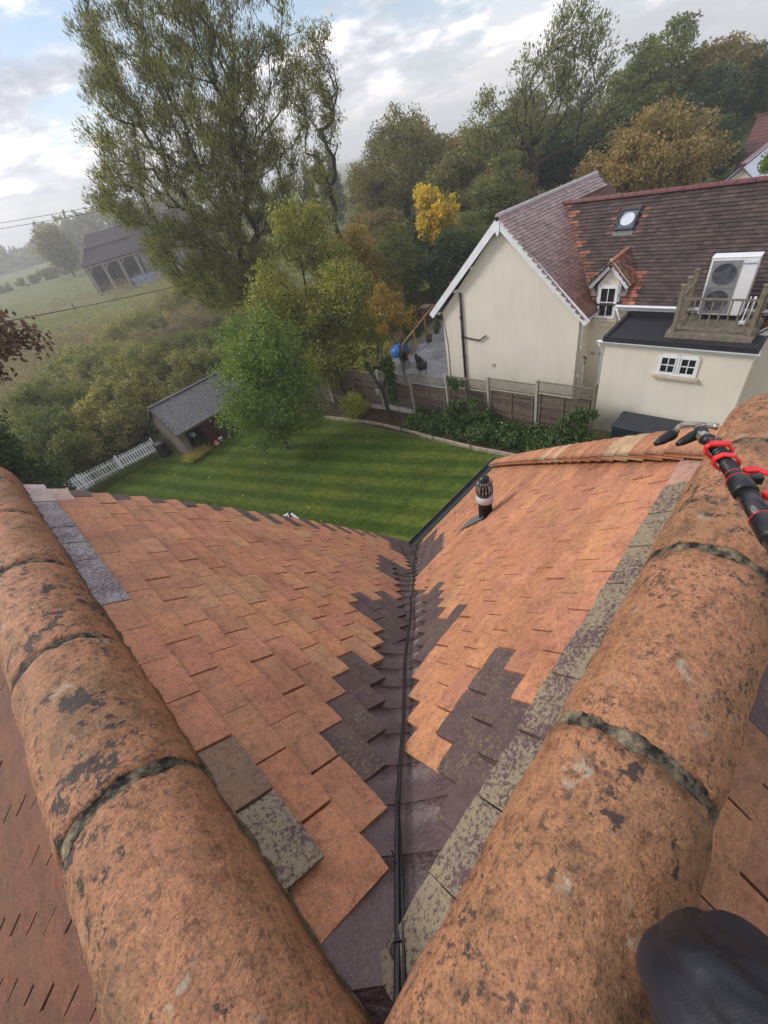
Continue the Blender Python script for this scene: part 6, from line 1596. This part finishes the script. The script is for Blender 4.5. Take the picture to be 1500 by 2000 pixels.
# ================================================================== patio behind the fence
def patio():
    R = random.Random(17); zp = -9.35
    r = empty('patio', (17, 15, zp), 'wet pale grey paved patio beside the cream gable', 'patio'); 
    PM = [simple('wet_paver_%d' % k, c, .18, .6, .15, 3) for k, c in enumerate([(.26, .26, .275), (.31, .31, .32), (.22, .22, .235)])]
    x = 13.3; i = 0
    while x < 22.4:
        y = 12.05 + (.3 if i % 2 else 0)
        while y < 15.2 + (x - 13.3) * .38:
            ly = R.choice((.6, .9)); m = MB(); m.box((x + .3, y + ly / 2, zp + .02 + R.uniform(-.003, .003)), (.59, ly - .012, .05)); m.build('paving_slab', PM[R.randrange(3)], r); y += ly
        x += .6; i += 1
    m = MB(); m.box((17.6, 14.6, zp - .15), (9.4, 6.5, .28)); m.build('patio_base', CONC, r) if False else None
    g = empty('patio_railing', (17.3, 16.6, zp), 'amber timber handrail with thin black spindles along the patio edge', 'railing'); A = Vector((16.6, 16.1, zp)); B = Vector((22.6, 18.4, zp)); n = 4
    AM = simple('amber_timber', (.36, .22, .075), .6, .3)
    for i in range(n): p = lerp(A, B, i / (n - 1)); m = MB(); m.box(p + Vector((0, 0, .55)), (.10, .10, 1.15)); m.build('post', AM, g)
    for z in (.15, 1.08): m = MB(); m.bar(A + Vector((0, 0, z)), B + Vector((0, 0, z)), .09, .045); m.build('rail', AM, g)
    for i in range(46): p = lerp(A, B, (i + .5) / 46); m = MB(); m.box(p + Vector((0, 0, .62)), (.018, .018, .90)); m.build('spindle', BLACKPL, g)
    for k, (x, y) in enumerate(((16.3, 15.75), (16.4, 14.7), (15.7, 14.0))):
        c = empty('patio_chair', (x, y, zp), ['black moulded chair nearest the railing on the wet patio', 'black moulded chair between the two others on the wet patio', 'black moulded chair closest to the gable wall on the wet patio'][k], 'chair', 'black chairs on the patio', rz=k * 1.1)
        MB().lathe([(0, .40), (.20, .41), (.24, .46), (.23, .48), (.18, .44), (0, .43)], 20).build('seat', BLACKPL, c, True, (0, 0, 0))
        V = []; F = []
        for i in range(13):
            t = PI * i / 12
            for z, rr_ in ((.45, .23), (.65, .26), (.84, .25 + 0)): V.append((rr_ * math.cos(t), rr_ * math.sin(t), z - (.12 if i in (0, 12) and z > .7 else 0)))
        for i in range(12):
            for j in range(2): F.append((i * 3 + j, i * 3 + j + 1, i * 3 + j + 4, i * 3 + j + 3))
        m = MB(); m.add(V, F); o = m.build('backrest', BLACKPL, c, True, (0, 0, 0)); md = o.modifiers.new('t', 'SOLIDIFY'); md.thickness = .02
        for s in (-1, 1):
            for q in (-1, 1): MB().tube([(s * .14, q * .14, .42), (s * .20, q * .20, 0)], .014, 6).build('leg', BLACKPL, c, False, (0, 0, 0))
    BT = simple('bright_blue_plastic', (.03, .16, .52), .4, .4, .3, 4)
    c = empty('blue_tub', (17.6, 17.3, -9.6), 'bright blue covered tub behind the patio railing', 'tub'); MB().lathe([(0, 0), (.45, 0), (.55, .5), (.5, .72), (.2, .86), (0, .88)], 20).build('tub', BT, c, True, (0, 0, 0)); MB().lathe([(.54, .46), (.57, .50), (.54, .54)], 20).build('rim', BT, c, True, (0, 0, 0))
    # raised beds and timber stack
    for k, (x, y, rz) in enumerate(((17.6, 18.9, .35), (19.6, 19.9, .35))):
        b = empty('raised_bed', (x, y, -9.75), ['timber edged raised bed of brown soil nearer the fence', 'timber edged raised bed of brown soil farther from the fence'][k], 'planter', rz=rz)
        for s in (-1, 1): m = MB(); m.box((0, s * .6, .2), (2.2, .05, .36)); m.build('side_board', simple('new_timber', (.30, .22, .12), .8), b, False, (0, 0, 0)); m = MB(); m.box((s * 1.1, 0, .2), (.05, 1.2, .36)); m.build('side_board', simple('new_timber', (.30, .22, .12), .8), b, False, (0, 0, 0))
        m = MB(); m.box((0, 0, .15), (2.1, 1.1, .3)); m.build('soil', simple('soil_orange', (.16, .10, .06), .95), b, False, (0, 0, 0))
    p = empty('brick_pillar', (22.4, 18.9, -9.75), 'square brown brick pillar with stone cap beside the far lawn', 'pillar'); m = MB(); m.box((0, 0, .7), (.55, .55, 1.4)); m.build('shaft', brick_mat('brown_brick', (.20, .09, .06), (.16, .08, .05)), p, False, (0, 0, 0)); m = MB(); m.box((0, 0, 1.45), (.66, .66, .09)); m.build('cap', simple('stone_cap', (.22, .17, .12), .8), p, False, (0, 0, 0))
    for k, (x, y) in enumerate(((21.6, 17.4), (20.9, 17.0), (19.6, 16.6))):
        q = empty('plant_pot', (x, y, zp), ['dark plant pot nearest the brick pillar', 'dark plant pot in the middle of the row along the railing', 'dark plant pot nearest the blue tub'][k], 'plant pot', 'pots along the patio railing'); MB().lathe([(0, 0), (.14, 0), (.19, .3), (.16, .3), (0, .26)], 16).build('pot', BLACKPL, q, True, (0, 0, 0))
        V, F = crown_np(R_, np.array([[0, 0, .38]]), np.array([.2]), 240, .1, .06, .8); link('foliage', npmesh('foliage', V, F, M_GRN), q)
    # woven far fence
    f = empty('woven_fence', (20.5, 23.3, -10), 'brown woven hurdle fence beyond the far lawn', 'fence'); A = Vector((17.8, 23.4, -10.1)); B = Vector((25.5, 20.6, -9.9)); nn_ = 6
    for i in range(nn_ + 1): p = lerp(A, B, i / nn_); m = MB(); m.box(p + Vector((0, 0, .95)), (.09, .09, 1.9)); m.build('post', WOODD, f)
    HZ = simple('hazel', (.17, .115, .075), .9, .1, .4, 5)
    for k in range(22):
        pts_ = [lerp(A, B, i / 48) + Vector((.0, .03 * (1 if (i + k) % 2 else -1), .12 + k * .08)) for i in range(49)]; MB().tube(pts_, .034, 4).build('hazel_rod', HZ, f)
patio()
tag(grid_sheet('far_lawn', [16.8 + i * .8 for i in range(11)], [15.8 + j * .8 for j in range(10)], lambda x, y: gz(x, y) + .0, simple('green_lawn', (.065, .12, .022), .9, .1, .4, 2, .5, 30)), kind='structure')

# ================================================================== houses on the hill, right
def hill_houses():
    r = empty('red_roofed_house', (46, 7.6, -7), 'brick house with red tiled roof among the trees at the right edge', 'house')
    RT = simple('red_roof', (.11, .048, .042), .6, .3, .3, 3, .4, 20); BW = brick_mat('hill_brick', (.16, .08, .06), (.12, .07, .055))
    m = MB(); m.prism([(7.8, -8.5), (2.4, -8.5), (2.4, -6.6), (7.8, -6.6)], 'x', 46.0, 54); m.build('wall', BW, r)
    for i in range(14):
        t0 = i / 14; z = lerp(-6.7, -4.0, t0); x = lerp(45.6, 49.5, t0); m = MB(); m.box((x + .18, 5.0, z + .10), (.42, 6.0, .05), mat=Matrix.Rotation(-math.atan2(2.7, 3.9) * .93, 3, 'Y')); m.build('roof_course', RT, r)
    m = MB(); e = [(45.7, 8.0, -6.75), (45.7, 2.0, -6.75), (49.6, 2.0, -4.05), (49.6, 8.0, -4.05)]; e = [Vector(v) for v in e]; m.add(e + [v - Vector((0, 0, .1)) for v in e], [(0, 1, 2, 3), (4, 5, 6, 7), (0, 1, 5, 4), (1, 2, 6, 5), (2, 3, 7, 6), (3, 0, 4, 7)])
    e = [Vector(v) for v in [(53.5, 8.0, -6.75), (53.5, 2.0, -6.75), (49.6, 2.0, -4.05), (49.6, 8.0, -4.05)]]; m.add(e + [v - Vector((0, 0, .1)) for v in e], [(0, 1, 2, 3), (4, 5, 6, 7), (0, 1, 5, 4), (1, 2, 6, 5), (2, 3, 7, 6), (3, 0, 4, 7)]); m.build('roof_deck', RT, r)
    m = MB(); m.box((49.6, 5.0, -3.96), (.35, 6.2, .18)); m.build('ridge', RT, r)
    r = empty('pale_roofed_outbuilding', (30, 5.3, -6.5), 'outbuilding with pale blue grey shiny roof showing behind the main ridge', 'outbuilding')
    SM = simple('wet_blue_grey_roof', (.42, .45, .54), .2, .6, .1, 2); yp = 4.65; zp = -3.95
    for i in range(7):
        for s in (-1, 1):
            a = Vector((28.5, yp + s * i * .22, zp - i * .20)); m = MB(); m.bar(a, a + Vector((6, 0, 0)), .30, .03, (0, s * .7, .7)); m.build('roof_course', SM, r)
    m = MB(); m.bar((28.4, yp, zp + .06), (34.5, yp, zp + .06), .2, .1); m.build('ridge', simple('maroon_ridge', (.115, .028, .030), .4, .5, .2, 8), r)
    m = MB(); m.prism([(yp - 1.4, -8.0), (yp + 1.4, -8.0), (yp + 1.4, zp - 1.35), (yp, zp - .12), (yp - 1.4, zp - 1.35)], 'x', 28.7, 34.2); m.build('wall', CREAM, r)
hill_houses()

# ================================================================== air
hz_ = MB(); hz_.box((150, 350, 15), (3800, 4300, 80)); ho = hz_.mesh('haze', []); ho = link('haze', ho); ho['kind'] = 'stuff'; ho['label'] = 'thin rain haze filling the air'
hm = bpy.data.materials.new('haze'); hm.use_nodes = True; hm.node_tree.nodes.clear()
vo_ = hm.node_tree.nodes.new('ShaderNodeVolumePrincipled'); vo_.inputs['Density'].default_value = .0014; vo_.inputs['Color'].default_value = (.93, .95, 1, 1); vo_.inputs['Anisotropy'].default_value = .3
oo_ = hm.node_tree.nodes.new('ShaderNodeOutputMaterial'); hm.node_tree.links.new(vo_.outputs[0], oo_.inputs['Volume']); ho.data.materials.append(hm)
SC.cycles.volume_bounces = 1; SC.cycles.max_bounces = 6; SC.cycles.transparent_max_bounces = 4
